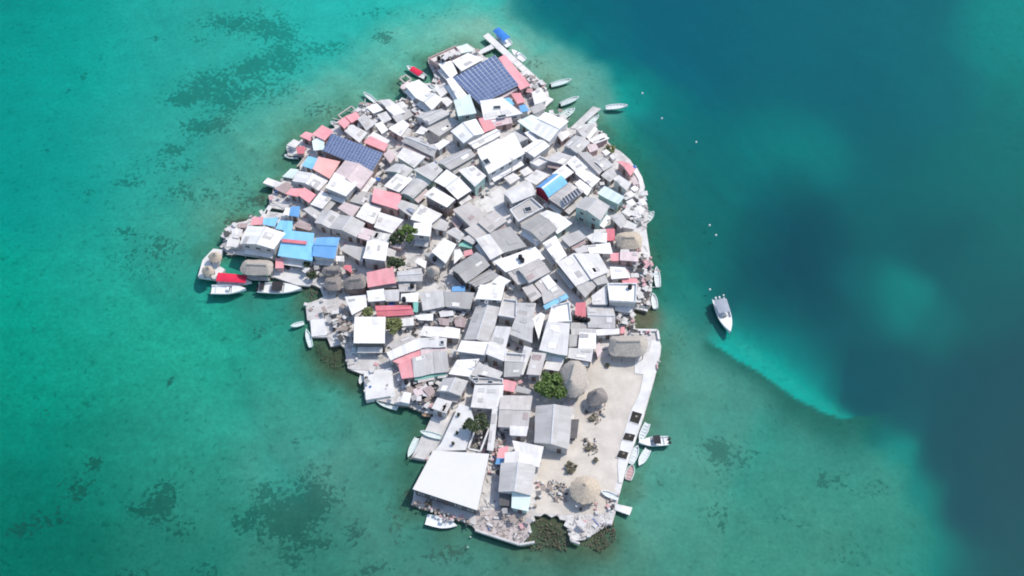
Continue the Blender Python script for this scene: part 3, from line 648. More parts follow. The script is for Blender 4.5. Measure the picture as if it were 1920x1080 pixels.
L f 4.2 g; 1262,735 1480,735 1480,852 1280,855; in front of the grey gable by the dark thatch
O s 3.8 w; 1470,492 1520,440 1622,472 1602,560; small, left of the thatched cone
W s 4.4 w; 870,862 1080,832 1092,965 890,982; above the long red roof, left part
L s 4.5 g; 1085,850 1270,842 1270,972 1100,975; above the long red roof, middle part
W s 4.4 w; 1300,892 1512,872 1502,982 1300,982; with a black tank, above the long red roof
@720,420
W s 5.2 g; 610,362 760,202 912,262 780,492; above the thatched cone
O s 4.4 g; 890,340 960,330 1000,400 890,500; small, right of the white roof above the thatched cone
L s 3.4 g; 492,392 600,382 780,495 760,545; low, along the wall above the thatched cone
G ga 5.0 d; 860,562 1170,362 1335,522 1040,742; dark-walled, right of the thatched cone
G ga 4.2 g; 1050,742 1330,582 1465,672 1165,790; darker, below the dark-walled grey gable
W s 5.0 w; 1370,740 1470,665 1600,720 1500,790; low, behind the two-storey house with grey front
L s 4.2 m; 990,200 1130,120 1210,190 1120,260; green-walled, above the small pink awning
N s 3.2 m; 940,282 1000,235 1112,250 1110,310; dark awning, above the small pink awning
P s 3.6 p; 1012,350 1110,330 1122,380 1012,412; small awning, above the dark-walled grey gable
L s 4.2 g; 790,120 880,62 1015,122 950,202; small, below the rusty scrap shelter
B s 3.0 w; 870,800 1025,790 1025,855 860,850; crumpled tarpaulin, below the dark-walled grey gable
W f 6.8 g; 1160,942 1222,772 1522,772 1480,962; two-storey with a grey front, in the island's centre
@540,540
W s 4.2 w; 725,132 985,105 990,240 815,332; nearest the stony west landing
W f 6.4 d; 850,370 1226,372 1216,692 838,690; square, standing between two trees
R ga 4.2 p; 1110,232 1540,220 1582,332 1140,362; long, by the tree behind the square white roof
@720,540
N s 4.4 m; 372,190 432,190 432,300 375,302; tiny, at the right end of the long red roof
L s 4.4 g; 462,72 750,52 772,232 500,282; broad, right of the tiny green sheet
G s 4.6 g; 765,62 1142,75 1085,262 790,235; long, left of the grey-fronted two-storey house
L gb 5.0 g; 1162,245 1462,252 1335,690 1020,642; large, in front of the grey-fronted two-storey house
O s 5.2 w; 1415,502 1602,520 1532,770 1340,702; narrow strip, right of the large central gable
W s 3.9 w; 392,352 622,332 612,412 440,402; small, right of the tree behind the square white roof
O s 3.4 w; 210,400 370,380 380,470 225,480; small, next to the tree behind the square white roof
K s 3.4 b; 690,382 830,402 822,482 700,462; rubble-covered, above the bent white row
K s 3.6 b; 890,420 1030,380 1020,492 910,482; littered, left of the large central gable
O s 3.6 p; 700,300 870,290 880,350 720,370; small, among the littered yards
O s 4.4 g; 450,622 505,500 780,502 702,632; above the bent white row, left part
O s 4.2 g; 705,625 785,505 962,520 945,642; above the bent white row, right part
L s 3.8 g; 55,722 330,602 440,652 120,782; low, behind the bent white row
W s 5.0 g; 40,822 442,642 470,762 92,912; left arm of the bent white row
W s 5.1 g; 452,642 786,640 780,742 466,756; right arm of the bent white row
P s 4.2 p; 112,930 460,772 470,850 200,965; left part of the pink band below the bent white row
Q s 4.3 p; 462,770 786,748 795,820 472,850; right part of the pink band below the bent white row
W s 5.4 g; 928,822 990,690 1332,692 1290,850; left half of the curved white house below the large central gable
W s 5.5 g; 1292,850 1335,694 1562,782 1515,925; right half of the curved white house below the large central gable
@660,660
P s 4.2 p; 590,180 765,100 792,315 630,335; pale, left end of the long roof with a green strip
L s 4.4 g; 768,98 1030,20 1052,260 795,318; middle of the long roof with a green strip
L s 4.5 g; 1034,18 1195,12 1232,245 1056,260; right end of the long roof with a green strip
N s 3.6 m; 795,325 1160,250 1185,290 800,352; narrow strip, along the foot of the long grey and pink roof
L ga 5.2 g; 1090,490 1162,332 1462,372 1372,552; above the white box by the west landing
W f 4.8 g; 1010,710 1085,580 1262,632 1190,770; white box, by the concrete landing with a boat across
O s 3.2 w; 610,635 662,512 752,522 722,652; small, on the rubble shore by the white platform
W f 2.4 w; 630,362 740,345 732,432 632,442; tiny block with a round black opening
K s 3.0 b; 900,480 1000,430 1050,500 980,570; rusty, on the littered rubble shore
Q s 2.8 b; 770,480 880,440 920,530 800,560; stained, on the littered rubble shore
@840,660
W s 4.8 g; 20,292 120,125 392,92 282,312; under the curved white house, left part
L s 4.9 g; 285,300 392,130 480,190 385,310; under the curved white house, middle part
L s 4.8 g; 390,300 480,190 690,252 640,335; under the curved white house, right part
O f 5.0 g; 345,425 702,422 658,722 296,692; square and pale, with two dark vents above it
L p 4.0 g; 260,330 690,350 690,412 360,412; strip terrace, above the square pale house
G s 5.2 g; 720,142 962,150 905,302 708,312; left of the big green tree, behind the pink awning
L p 5.0 g; 725,20 990,40 960,140 720,130; terrace, behind the grey roof by the big tree
Y s 5.2 g; 1070,20 1240,42 1165,292 1000,275; directly left of the big green tree
P s 3.8 p; 700,352 862,390 832,502 700,482; small awning, left of the big green tree
L s 3.4 g; 880,430 1040,480 1060,540 850,500; low, under the big green tree
Y ga 4.8 g; 672,560 1062,560 1012,960 640,942; large, below the small pink awning by the big tree
N s 4.9 m; 790,872 982,870 972,932 820,932; sheet, set in the large warm grey roof
O s 4.6 g; 782,945 1012,950 990,1062 790,1052; below the green sheet
@880,540
L p 4.8 g; 430,150 600,172 590,392 368,355; terrace, right of the large central gable
L s 5.2 g; 612,200 840,210 802,400 596,345; upper half of the light grey house in the centre
L s 5.0 g; 605,352 802,402 790,690 512,580; lower half of the light grey house in the centre
W p 6.0 g; 1045,240 1262,190 1290,430 990,450; terrace house, at the lower end of the street
O s 6.0 m; 985,455 1262,475 1232,850 888,778; long, with a mint front, left of the plaza houses
W s 5.2 g; 1392,580 1602,592 1592,765 1380,755; near the oblong plaza hall
W s 4.8 d; 1262,770 1565,775 1540,930 1250,880; above the large thatched hut
L s 4.4 g; 1295,520 1600,520 1600,585 1300,590; strip, behind the white plaza houses
L s 4.4 w; 1265,600 1370,610 1365,740 1262,740; small, beside the white plaza houses
Q s 3.2 p; 1590,760 1640,700 1680,800 1620,880; low pink floor-like, beside the oblong plaza hall
W s 5.4 g; 805,400 900,330 960,345 880,640; narrow, along the left side of the mint-fronted house
W s 4.6 g; 690,760 790,790 680,1090 600,1080; narrow strip, by the mint-fronted house
O f 4.0 w; 975,930 1180,950 1130,1050 940,1020; low, between the mint-fronted house and the tree
@740,740
O f 5.2 b; 500,718 1178,760 1032,500 250,240; dummy
W s 4.2 g; 1232,215 1312,205 1245,700 1170,690; narrow strip, along the walled court in the south
P s 3.2 p; 1320,690 1435,660 1405,800 1295,800; littered awning, in the southern alley
B s 3.0 b; 1300,802 1395,802 1372,885 1278,882; awning, in the southern alley
@900,740
W f 5.2 g; 415,585 800,662 742,910 490,868; southern white part, in front of the grey panel house
O s 5.0 g; 320,740 492,722 490,868 312,870; small, left of the southern white flat roof
L gb 4.8 g; 715,155 1160,165 1112,682 692,600; large, with patched sheets, beside the sandy plaza
D s 3.0 d; 1150,330 1252,332 1222,542 1120,542; dark lean-to, at the plaza side of the large patched roof
@900,880
L gb 5.0 g; 272,-70 700,-50 640,322 240,275; southernmost, with a ridge down its middle
D s 3.0 d; 250,292 412,296 392,462 250,452; dark lean-to, at the foot of the southernmost house
M s 4.0 m; 412,296 640,322 602,525 402,482; crumpled sheet, at the foot of the southernmost house
'''
COLN = {'W':'bright white','O':'off-white','L':'light grey','G':'dark grey','Y':'warm grey','D':'blackish','P':'faded pink','S':'salmon','Q':'pale pinkish','R':'red','B':'blue','C':'sky blue','M':'pale mint','N':'sea green','K':'rusty brown'}
TYPN = {'f':'flat','p':'flat','s':'lean-to','ga':'gable','gb':'gable','a':'barrel','h':'hipped'}
SPEC = []
HS = lambda z: .8+(z-.8)*.80
ox = oy = 0; sc = 6.75
for line in HOUSES.strip().split('\n'):
    if line.startswith('@'):
        t = line[1:].split(','); ox, oy = float(t[0]), float(t[1]); sc = float(t[2]) if len(t) > 2 else 6.75; continue
    a, b, where = [x.strip() for x in line.split(';')]
    if where == 'dummy': continue
    c, ty, h, w = a.split(); h = HS(float(h))
    pts = [tuple(float(v) for v in q.split(',')) for q in b.split()]
    pts = [(ox+x/sc, oy+y/sc) for x, y in pts]
    if c == 'W' and sum(p[1] for p in pts)/4 > 640 and 'square' not in where: c = 'O'  # dimming low in the frame put into colour: white roofs become off-white
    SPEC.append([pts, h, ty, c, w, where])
SPEC.append([[(814,846.5),(914.5,852.6),(893,954),(777,916)], HS(5.2), 'f', 'H', 'd', 'biggest of the island, at the south-west tip'])
ROOF['H'] = roof_mat('matt_grey_white_roof', (.67,.65,.62), .06, False, var=0); COLN['H'] = 'pale grey'  # white hall roof greyed, the same low-frame dimming put into its colour
def inset(poly, d):
    n = len(poly); out = []
    for i in range(n):
        p, q, r = Vector(poly[i-1][:2]), Vector(poly[i][:2]), Vector(poly[(i+1)%n][:2])
        e1 = (q-p).normalized(); e2 = (r-q).normalized()
        n1 = Vector((-e1.y, e1.x)); n2 = Vector((-e2.y, e2.x))
        k = 1+n1.dot(n2)
        m = (n1+n2)/max(k, .35)
        out.append(q+m*d)
    return out
# shared window and door meshes, unit sized: x across, z up, y outwards
def win_meshes():
    mb = MB()
    for x in (-.5, .5): mb.box((x, 0, -.5), .12, .12, 1.0)
    for z in (-.56, .44): mb.box((0, 0, z), 1.16, .12, .12)
    mb.box((0, 0, -.48), .06, .08, .95)
    f = mb.build('window', FRAME); me1 = f.data; bpy.data.objects.remove(f)
    mb = MB(); mb.box((0, -.03, -.46), .90, .05, .92); f = mb.build('pane', GLASS); me2 = f.data; bpy.data.objects.remove(f)
    mb = MB(); mb.box((0, 0, 0), .9, .10, 2.0); f = mb.build('door', DOORM); me3 = f.data; bpy.data.objects.remove(f)
    return me1, me2, me3
WINM, PANEM, DOORMESH = win_meshes()
FOOT = []
for s in SPEC:
    pts, h, ty = s[0], s[1], s[2]
    W = [P(x, y, h) for x, y in pts]
    if area(W) < 0: W = [W[1], W[0], W[3], W[2]]
    ctr = sum((p for p in W), Vector())/4
    W = [ctr+(p-ctr)*1.045 for p in W]
    s.append(W); FOOT.append((W, h))
def prof_of(ty, W, c='', over=.30):
    dep = ((W[3]-W[0]).length+(W[2]-W[1]).length)/2
    wid = ((W[1]-W[0]).length+(W[2]-W[3]).length)/2
    if ty in ('ga', 'h'): r = min(.15*dep, 1.05); return lambda v: r*(1-abs(2*v-1)), [0, .5, 1], dep
    if ty == 'a': r = .20*dep; return lambda v: r*math.sin(math.pi*v), [i/10 for i in range(11)], dep
    if ty == 's': r = min(.13*dep, .8); return lambda v: r*(1-v), [0, 1], dep
    return lambda v: 0.0, [0, 1], dep
NW = 0
def build_house(s, i):
    global NW
    pts, h, ty, c, wc, where, W = s
    if ty == 'gb': W = [W[1], W[2], W[3], W[0]]; ty = 'ga'
    ctr = sum((p for p in W), Vector())/4
    base = Vector((ctr.x, ctr.y, .78))
    small = abs(area(W)) < 14
    noun = 'shed' if small else 'house'
    lab = f"{COLN[c]} {'' if ty=='f' or ty=='p' else ''}{TYPN[ty]} roof, {where}"
    if not small: lab = 'House with ' + lab[0].lower()+lab[1:]
    else: lab = 'Shed with ' + lab[0].lower()+lab[1:]
    if len(lab.split()) > 16: lab = lab.replace('House with ', '').replace('Shed with ', '').capitalize().replace('barrel', 'barrel')
    if len(lab.split()) > 16: print('LONG', lab)
    rt = thing(noun, lab, noun, base, 0, None)
    if small: rt['group'] = 'small sheds and awnings between the houses'
    else: rt['group'] = 'houses crowding the island'
    prof, vs_, dep = prof_of(ty, W)
    L2 = [p-base for p in W]
    def top(u, v, dz=0):
        p = (L2[0].lerp(L2[1], u)).lerp(L2[3].lerp(L2[2], u), v)
        z = h-base.z
        if ty == 'h':
            k = .22; e = min(1, min(u, 1-u)/k); z += min(prof(v), prof(.5)*e)
        else: z += prof(v)
        return Vector((p.x, p.y, z+dz))
    T = .11
    wid = (L2[1]-L2[0]).length
    mb = MB()
    us = [0, .22, .78, 1] if ty == 'h' else ([0, 1] if wid < 5 else [0, .34, .67, 1])
    sag = [(u if u in (0, 1) else u) for u in us]
    jit = {}
    def tp(iu, iv):
        if (iu, iv) not in jit:
            e = Vector((random.uniform(-.08,.08), random.uniform(-.08,.08), random.uniform(-.05,.05))) if ty in ('s','ga') else Vector((0,0,0))
            jit[(iu, iv)] = top(us[iu], vs_[iv])+e
        return jit[(iu, iv)]
    sl = [0]
    for a, b in zip(vs_[:-1], vs_[1:]): sl.append(sl[-1]+math.hypot((b-a)*dep, prof(b)-prof(a)))
    nu, nv = len(us), len(vs_); D = Vector((0, 0, -T))
    for a in range(nu-1):
        for b in range(nv-1):
            q = [tp(a,b), tp(a+1,b), tp(a+1,b+1), tp(a,b+1)]
            uv = [(us[a]*wid, sl[b]), (us[a+1]*wid, sl[b]), (us[a+1]*wid, sl[b+1]), (us[a]*wid, sl[b+1])]
            mb.face(q, uv); mb.face([p+D for p in q[::-1]])
    for a in range(nu-1):
        mb.face([tp(a,0)+D, tp(a+1,0)+D, tp(a+1,0), tp(a,0)]); mb.face([tp(a+1,nv-1)+D, tp(a,nv-1)+D, tp(a,nv-1), tp(a+1,nv-1)])
    for b in range(nv-1):
        mb.face([tp(nu-1,b)+D, tp(nu-1,b+1)+D, tp(nu-1,b+1), tp(nu-1,b)]); mb.face([tp(0,b+1)+D, tp(0,b)+D, tp(0,b), tp(0,b+1)])
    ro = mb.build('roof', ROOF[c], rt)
    if ty == 'ga' and wid > 3:
        mb = MB(); mb.beam(top(0, .5, .06), top(1, .5, .06), .30, .07); mb.build('ridge_cap', METAL if c in 'WOLM' else ROOF[c], ro)
    # mismatched sheets nailed over the roof
    if c in 'LGYOWQ' and ty in ('s', 'ga', 'f') and abs(area(W)) > 9:
        for _ in range(random.choice((0, 1, 1, 2, 3))):
            u0, v0 = random.uniform(.05, .7), random.choice((random.uniform(.04, .2), random.uniform(.53, .7)))
            u1, v1 = min(.96, u0+random.uniform(.9, 2.2)/wid), min(v0+random.uniform(.12, .26), .47 if v0 < .3 else .96)
            q = [top(u0, v0, .085), top(u1, v0, .085), top(u1, v1, .085), top(u0, v1, .085)]; mb = MB(); mb.face(q, [(0,0),(1,0),(1,2),(0,2)]); mb.face([p-Vector((0,0,.03)) for p in q[::-1]])
            for k in range(4): mb.face([q[k]-Vector((0,0,.03)), q[(k+1)%4]-Vector((0,0,.03)), q[(k+1)%4], q[k]])
            mb.build('patch_sheet', ROOF[random.choice({'L':'OGYLW','G':'LYOG','Y':'LOGK','O':'LWYL','W':'OLO','Q':'OLP'}[c])], ro)
    inn = inset(L2, .30 if ty != 'p' else .12)
    if min((inn[k]-inn[k-1]).length for k in range(4)) < .4 or area(inn) <= 0: inn = [Vector((p.x, p.y))*.9 for p in L2]
    if ty == 'p':   # parapet along the terrace edge
        mb = MB(); pin = inset(L2, .22)
        for k in range(4):
            a, b, a2, b2 = L2[k], L2[(k+1)%4], pin[k], pin[(k+1)%4]; z0, z1 = h-base.z+.002, h-base.z+.55
            mb.face([(a.x,a.y,z0),(b.x,b.y,z0),(b.x,b.y,z1),(a.x,a.y,z1)]); mb.face([(b2.x,b2.y,z0),(a2.x,a2.y,z0),(a2.x,a2.y,z1),(b2.x,b2.y,z1)])
            mb.face([(a.x,a.y,z1),(b.x,b.y,z1),(b2.x,b2.y,z1),(a2.x,a2.y,z1)])
        mb.build('parapet', WALL['w'] if wc != 'p' else WALL['p'], rt)
    # walls follow the roof profile
    def vof(p):   # position across the roof
        m0 = (L2[0]+L2[1])/2; m1 = (L2[3]+L2[2])/2; e = (m1-m0).to_2d(); return min(.999, max(.001, (Vector((p.x, p.y))-m0.to_2d()).dot(e)/e.length_squared))
    mb = MB(); zb = -.06
    ov = T+.012
    open_shed = small and wc not in 'dbg' and False
    for k in range(4):
        a, b = inn[k], inn[(k+1)%4]
        va, vb = vof(a), vof(b)
        ts = [0, 1]
        if ty in ('ga', 'a') and k in (1, 3): ts = [0]+[j/8 for j in range(1, 8)]+[1]
        tops = []
        for t in ts:
            q = a.lerp(b, t); v = va+(vb-va)*t
            zz = h-base.z-ov+(prof(v) if ty != 'h' else 0)
            tops.append(Vector((q.x, q.y, zz)))
        mb.face([Vector((a.x, a.y, zb)), Vector((b.x, b.y, zb))]+tops[::-1])
    mb.build('wall', WALL[wc], rt)
    # openings on the walls one can see
    for k in range(4):
        a, b = inn[k], inn[(k+1)%4]; e = b-a; Lw = e.length
        if Lw < 1.6: continue
        nrm = Vector((e.y, -e.x)).normalized()
        if nrm.y > .45: continue
        rz = math.atan2(e.y, e.x)
        if not small and nrm.y < -.3 and Lw > 2.4 and random.random() < .5 and h > 3.0:   # porch on posts along the front
            q0, q1 = a.lerp(b, .06), a.lerp(b, .94); dp = random.uniform(.9, 1.5); mid_ = base.to_2d()+(q0+q1)/2+nrm*dp*.8
            if not any(kk != i and fh > 1.6 and inside(mid_, fw) for kk, (fw, fh) in enumerate(FOOT)):
                z1 = min(2.3, h-base.z-.5); z0 = z1-.25; c4 = [Vector((*q0, z1)), Vector((*q1, z1)), Vector((*(q1+nrm*dp), z0)), Vector((*(q0+nrm*dp), z0))]; mb = MB()
                mb.face(c4[::-1], [(0,0),(Lw,0),(Lw,1),(0,1)]); mb.face([p-Vector((0,0,.07)) for p in c4])
                mb.face([c4[3]-Vector((0,0,.07)), c4[2]-Vector((0,0,.07)), c4[2], c4[3]])
                po = mb.build('porch_roof', ROOF[random.choice('OLWOLYQK')], rt)
                for p in (c4[2], c4[3]): mb = MB(); mb.box((p.x-nrm.x*.1, p.y-nrm.y*.1, -.05), .1, .1, z0); mb.build('post', WOODP, po)
        floors = 1 if h < 4.9 else 2
        for fl in range(floors):
            zc = 1.4+2.4*fl
            if floors == 1 and h > 4.1: zc = 1.7
            if zc+.7 > h-base.z-.2: continue
            n = max(1, min(5, int((Lw-.5)/2.3)))
            for j in range(n):
                t = (j+.5)/n
                q = a.lerp(b, t); g = base.to_2d()+q+nrm*.55
                blocked = False
                for kk, (fw, fh) in enumerate(FOOT):
                    if kk != i and fh > zc+.3 and (fw[0]-base).length < 40 and inside((g.x, g.y), fw): blocked = True; break
                if blocked: continue
                isdoor = fl == 0 and j == n//2 and nrm.y < .1
                if isdoor:
                    o = link('door', DOORMESH, rt, (q.x+nrm.x*.02, q.y+nrm.y*.02, .02)); o.rotation_euler = (0, 0, rz)
                else:
                    wz = random.uniform(.95, 1.25)
                    o = link('window', WINM, rt, (q.x+nrm.x*.02, q.y+nrm.y*.02, zc)); o.rotation_euler = (0, 0, rz+math.pi); o.scale = (wz, 1, random.uniform(.9, 1.1))
                    p_ = link('pane', PANEM, o); NW += 1
    return rt
HOUSE_OBJ = {}
for i, s in enumerate(SPEC): HOUSE_OBJ[s[5]] = build_house(s, i)
print('houses', len(SPEC), 'windows', NW)
# ---------------------------------------------------------------- solar arrays
PVM, N_, L_, B_ = nodes('solar_cell_glass'); B_.inputs['Roughness'].default_value = .45; B_.inputs['Specular IOR Level'].default_value = .3
_oi = N_.new('ShaderNodeObjectInfo'); _c = ramp(N_, L_, _oi.outputs['Random'], [(0, (.095,.135,.25)), (1, (.125,.17,.30))])
L_.new(_c, B_.inputs['Base Color'])
PVD, N_, L_, B_ = nodes('dark_solar_glass'); B_.inputs['Base Color'].default_value = (.05,.05,.06,1); B_.inputs['Roughness'].default_value = .5
PVF = rough_mat('aluminium_frame', (.55,.60,.68), (.45,.5,.58), 2, .5, 0)
def solar(corners, h, tilt, nu, nv, label, glass=PVM, gapu=.10, gapv=.07, body=True, wallm='g', name='solar_array'):
    h = HS(h); W = [P(x, y, h) for x, y in corners]
    W = [W[0]+Vector((0,0,tilt)), W[1]+Vector((0,0,tilt)), W[2], W[3]]
    ctr = sum(W, Vector())/4; base = Vector((ctr.x, ctr.y, .78)); rt = thing(name, label, 'solar array' if not body else 'solar roof', base)
    Q = [p-base for p in W]
    def bl(u, v): return (Q[0].lerp(Q[1], u)).lerp(Q[3].lerp(Q[2], u), v)
    nrm = (Q[1]-Q[0]).cross(Q[3]-Q[0]).normalized()
    if nrm.z < 0: nrm = -nrm
    # backing frame
    mb = MB(); b0 = [q-nrm*.12 for q in Q]
    t0 = [q-nrm*.03 for q in Q]
    mb.face(t0 if area([tuple(p) for p in t0]) > 0 else t0[::-1]); mb.face(b0[::-1] if area([tuple(p) for p in t0]) > 0 else b0)
    for k in range(4): mb.face([b0[k], b0[(k+1)%4], t0[(k+1)%4], t0[k]])
    mb.build('frame', PVF, rt)
    W0, H0 = (Q[1]-Q[0]).length/nu, (Q[3]-Q[0]).length/nv
    # one panel mesh in array axes, shared by all
    ex = ((Q[1]-Q[0])/nu+(Q[2]-Q[3])/nu)/2; ey = ((Q[3]-Q[0])/nv+(Q[2]-Q[1])/nv)/2
    mb = MB()
    a = ex*(.5-gapu/ex.length/2); b = ey*(.5-gapv/ey.length/2); c4 = [-a-b, a-b, a+b, -a+b]
    if area([tuple(p) for p in c4]) < 0: c4 = c4[::-1]
    mb.face([p+nrm*.05 for p in c4])
    for k in range(4): mb.face([c4[k]-nrm*.02, c4[(k+1)%4]-nrm*.02, c4[(k+1)%4]+nrm*.05, c4[k]+nrm*.05])
    o = mb.build('solar_panel', glass, rt, bl(.5/nu, .5/nv)); me = o.data
    for i in range(nu):
        for j in range(nv):
            if i or j: link('solar_panel', me, rt, bl((i+.5)/nu, (j+.5)/nv))
    if body:
        mb = MB(); inn = [q*.95 for q in Q]
        for k in range(4):
            p, q = inn[k], inn[(k+1)%4]
            mb.face([(p.x,p.y,-.06), (q.x,q.y,-.06), (q.x,q.y,q.z-.25), (p.x,p.y,p.z-.25)])
        mb.build('wall', WALL[wallm], rt)
    return rt
solar([(849,146),(928,103),(973,159),(900,196)], 5.2, .0, 11, 11, 'Wide roof of blue solar panels at the northern tip of the island', wallm='d', gapu=.22, gapv=.12)
solar([(622,250),(718,287),(698,321),(605,282)], 5.6, .0, 17, 7, 'Long roof of blue solar panels on the west shore between pink roofs', wallm='b', gapu=.10, gapv=.14)
solar([(880+1168/6.75,300+490/6.75),(880+1372/6.75,300+352/6.75),(880+1424/6.75,300+412/6.75),(880+1212/6.75,300+562/6.75)], 7.15, .0, 6, 2, 'Row of six dark solar panels on the tan roof by the blue barrel roof', glass=PVD, gapu=.30, gapv=.04, body=False)
solar([(680+552/6.75,300+622/6.75),(680+590/6.75,300+600/6.75),(680+668/6.75,300+628/6.75),(680+640/6.75,300+672/6.75)], 5.05, .0, 4, 2, 'Small dark panels on the grey roof below the broad pink roof', glass=PVD, gapu=.25, gapv=.1, body=False)
# ---------------------------------------------------------------- blue barrel roof with the red end wall
def barrel():
    c = [(880+835/6.75,300+350/6.75),(880+1050/6.75,300+182/6.75),(880+1245/6.75,300+292/6.75),(880+1000/6.75,300+475/6.75)]
    h = HS(6.0); W = [P(x, y, h) for x, y in c]; ctr = sum(W, Vector())/4; base = Vector((ctr.x, ctr.y, .78))
    rt = thing('house', 'House with a striped blue and white barrel roof and a dark red end wall', 'house', base)
    Q = [p-base for p in W]; n = 18; rise = 1.7
    def pt(u, t): 
        p = (Q[0].lerp(Q[1], u)).lerp(Q[3].lerp(Q[2], u), t); return p+Vector((0,0,rise*math.sin(math.pi*t)))
    for name, t0, t1, mat, up in (('roof', 0, 8, ROOF['B'], 0), ('roof_strip', 8, 10, ROOF['W'], .04), ('roof_strip', 10, 18, ROOF['C'], 0)):
        mb = MB()
        for k in range(t0, t1):
            for uu in range(4):
                q = [pt(uu/4, k/n), pt((uu+1)/4, k/n), pt((uu+1)/4, (k+1)/n), pt(uu/4, (k+1)/n)]
                q = [p+Vector((0,0,up)) for p in q]; uv = [(uu*2., k*.5),(uu*2.+2, k*.5),(uu*2.+2, k*.5+.5),(uu*2., k*.5+.5)]
                mb.face(q[::-1], uv); mb.face([p-Vector((0,0,.1)) for p in q])
        mb.build(name, mat, rt)
    def end(u, mat, nm):
        mb = MB(); top = [pt(u, k/n)-Vector((0,0,.13)) for k in range(1, n)]
        a, b = pt(u, .03), pt(u, .97); mb.face([(a.x,a.y,1.7), (b.x,b.y,1.7)]+top[::-1]); mb.build(nm, mat, rt)
    end(.03, WALL['r'], 'end_wall'); end(.97, WALL['p'], 'end_wall')
    mb = MB(); I = [pt(.03, .03), pt(.97, .03), pt(.97, .97), pt(.03, .97)]
    for k in range(4):
        a, b = I[k], I[(k+1)%4]; zt = h-.95 if k in (0, 2) else 1.7
        mb.face([(a.x,a.y,-.06),(b.x,b.y,-.06),(b.x,b.y,zt),(a.x,a.y,zt)])
    mb.build('wall', WALL['g'], rt)
barrel()
# roof lights and vents that lie on a roof
def skylight(px, py, z, w, l, rz, label):
    p = P(px, py, HS(z-.2)+.16); mb = MB(); mb.box((0,0,0), w, l, .14); o = mb.build('skylight', GLASS, None, p); o.rotation_euler = (0,0,rz)
    mb = MB()
    for s in (-1, 1): mb.box((s*(w/2+.06), 0, 0), .12, l+.24, .2); mb.box((0, s*(l/2+.06), 0), w, .12, .2)
    mb.build('frame', METAL, o); tag(o, label, 'skylight')
skylight(912.5,303.5,7.2,1.3,1.5,.5,'Dark square skylight in the big white roof in the middle of the north')
skylight(990,393,4.2,1.5,1.2,.3,'Dark skylight in the grey terrace below the rounded cream roof')
skylight(941,218.5,4.9,2.0,.7,.25,'Long dark roof opening in the white house below the upper solar array')
skylight(932,202,4.9,1.7,.9,.1,'Brownish roof hatch in the white house below the upper solar array')
skylight(872,646,5.6,1.6,.5,0,'Dark slot in the left end of the curved white house')
skylight(829,643,5.3,.7,.8,0,'Small grey hatch near the right end of the bent white row')
skylight(912,567,6.9,.5,.5,0,'Little roof hatch on the two-storey grey-fronted house')
skylight(892,712,4.6,1.1,.6,0,'Left one of two dark vents above the square pale roof in the south')
skylight(919,717,4.6,1.0,.6,0,'Right one of two dark vents above the square pale roof in the south')
# ---------------------------------------------------------------- piers, jetties and landings
def deck(name, cat, label, pts, z, thick=.25, mat=CONCW, posts=None, rail=False):
    W = [P(x, y, z) for x, y in pts]; ctr = sum(W, Vector())/len(W); base = Vector((ctr.x, ctr.y, 0))
    rt = thing(name, label, cat, base); Q = [tuple(p-base) for p in W]
    mb = MB(); mb.prism(Q, z-thick, z, 0); mb.build('slab', mat, rt)
    if posts:
        me = None; n = len(Q)
        for i in range(n):
            a, b = Vector(Q[i]), Vector(Q[(i+1)%n]); L = (b-a).length; k = max(1, int(L/3.2))
            for j in range(k):
                p = a.lerp(b, (j+.5)/k); p = p*.985
                if me is None:
                    mb = MB(); mb.cyl((0,0,-3.2), (0,0,z-thick), .13, .12, 6); o = mb.build('post', WOOD, rt, (p.x, p.y, 0)); me = o.data
                else: link('post', me, rt, (p.x, p.y, 0))
    return rt
pier = deck('pier', 'pier', 'Long concrete pier enclosing the water beside the upper solar array', [(905.5,68),(915.5,61.5),(1022,158.5),(1011,163)], 1.0, posts=True)
deck('pier', 'pier', 'Short branch pier linking the long northern pier to the upper left tip', [(892,98),(921,83),(927,90),(896,104)], .99, posts=True)
PB = pier.location
mb0 = MB(); mb0.box((0,0,-.1), 3.2, .28, .2); xb = None
for i, (x, y) in enumerate([(962,117),(971,126),(980,135),(990,145),(999,155)]):
    p = P(x, y, .95)-Vector(PB); o = mb0.build('cross_beam', CONC, pier, p) if xb is None else link('cross_beam', xb, pier, p); xb = o.data; o.rotation_euler = (0,0,R(35))
deck('jetty', 'jetty', 'Plank-grey jetty pointing north-east between moored canoes', [(1112,199.5),(1127,203.5),(1083,242),(1069,240)], 1.05, mat=CONC, posts=True)
deck('jetty', 'jetty', 'Short pale concrete jetty at the south-east end of the plaza', [(1040+760/6.75,880+432/6.75),(1040+985/6.75,880+482/6.75),(1040+950/6.75,880+580/6.75),(1040+760/6.75,880+512/6.75)], 1.0, posts=True)
deck('landing', 'landing', 'White square concrete landing on the south-west shore with canoes beside it', [(682,697),(735,689),(740,741),(703,747),(686,750)], 1.45, thick=1.8)
deck('landing', 'landing', 'Concrete landing with a canoe laid across it', [(797.5,806.5),(809.5,781),(838,793.5),(826,822)], 1.1, thick=1.6, mat=CONC)
deck('landing', 'landing', 'Lower concrete landing left of the south-west roof terrace', [(772,857),(790,819),(826,824.5),(814,844),(797,862)], 1.0, thick=1.6, mat=CONC)
deck('jetty', 'jetty', 'Narrow white jetty along the dark square basin on the west shore', [(488,407),(504,384),(511,387),(496,409)], .95)
deck('jetty', 'jetty', 'White walkway below the wavy pink roofs on the west shore', [(503,366),(517,361),(573,386),(569,396),(528,389),(505,377)], .95, mat=CONC)
deck('jetty', 'jetty', 'Slanting white walkway from the blue canopy to the boathouse', [(513,426),(533,396),(541,402),(519,430)], .96)
deck('landing', 'landing', 'Western landing under two small thatched umbrellas', [(371,518),(380,487),(400,466),(418,468),(409,497),(422,505),(406,523),(384,520)], .95, thick=1.2)
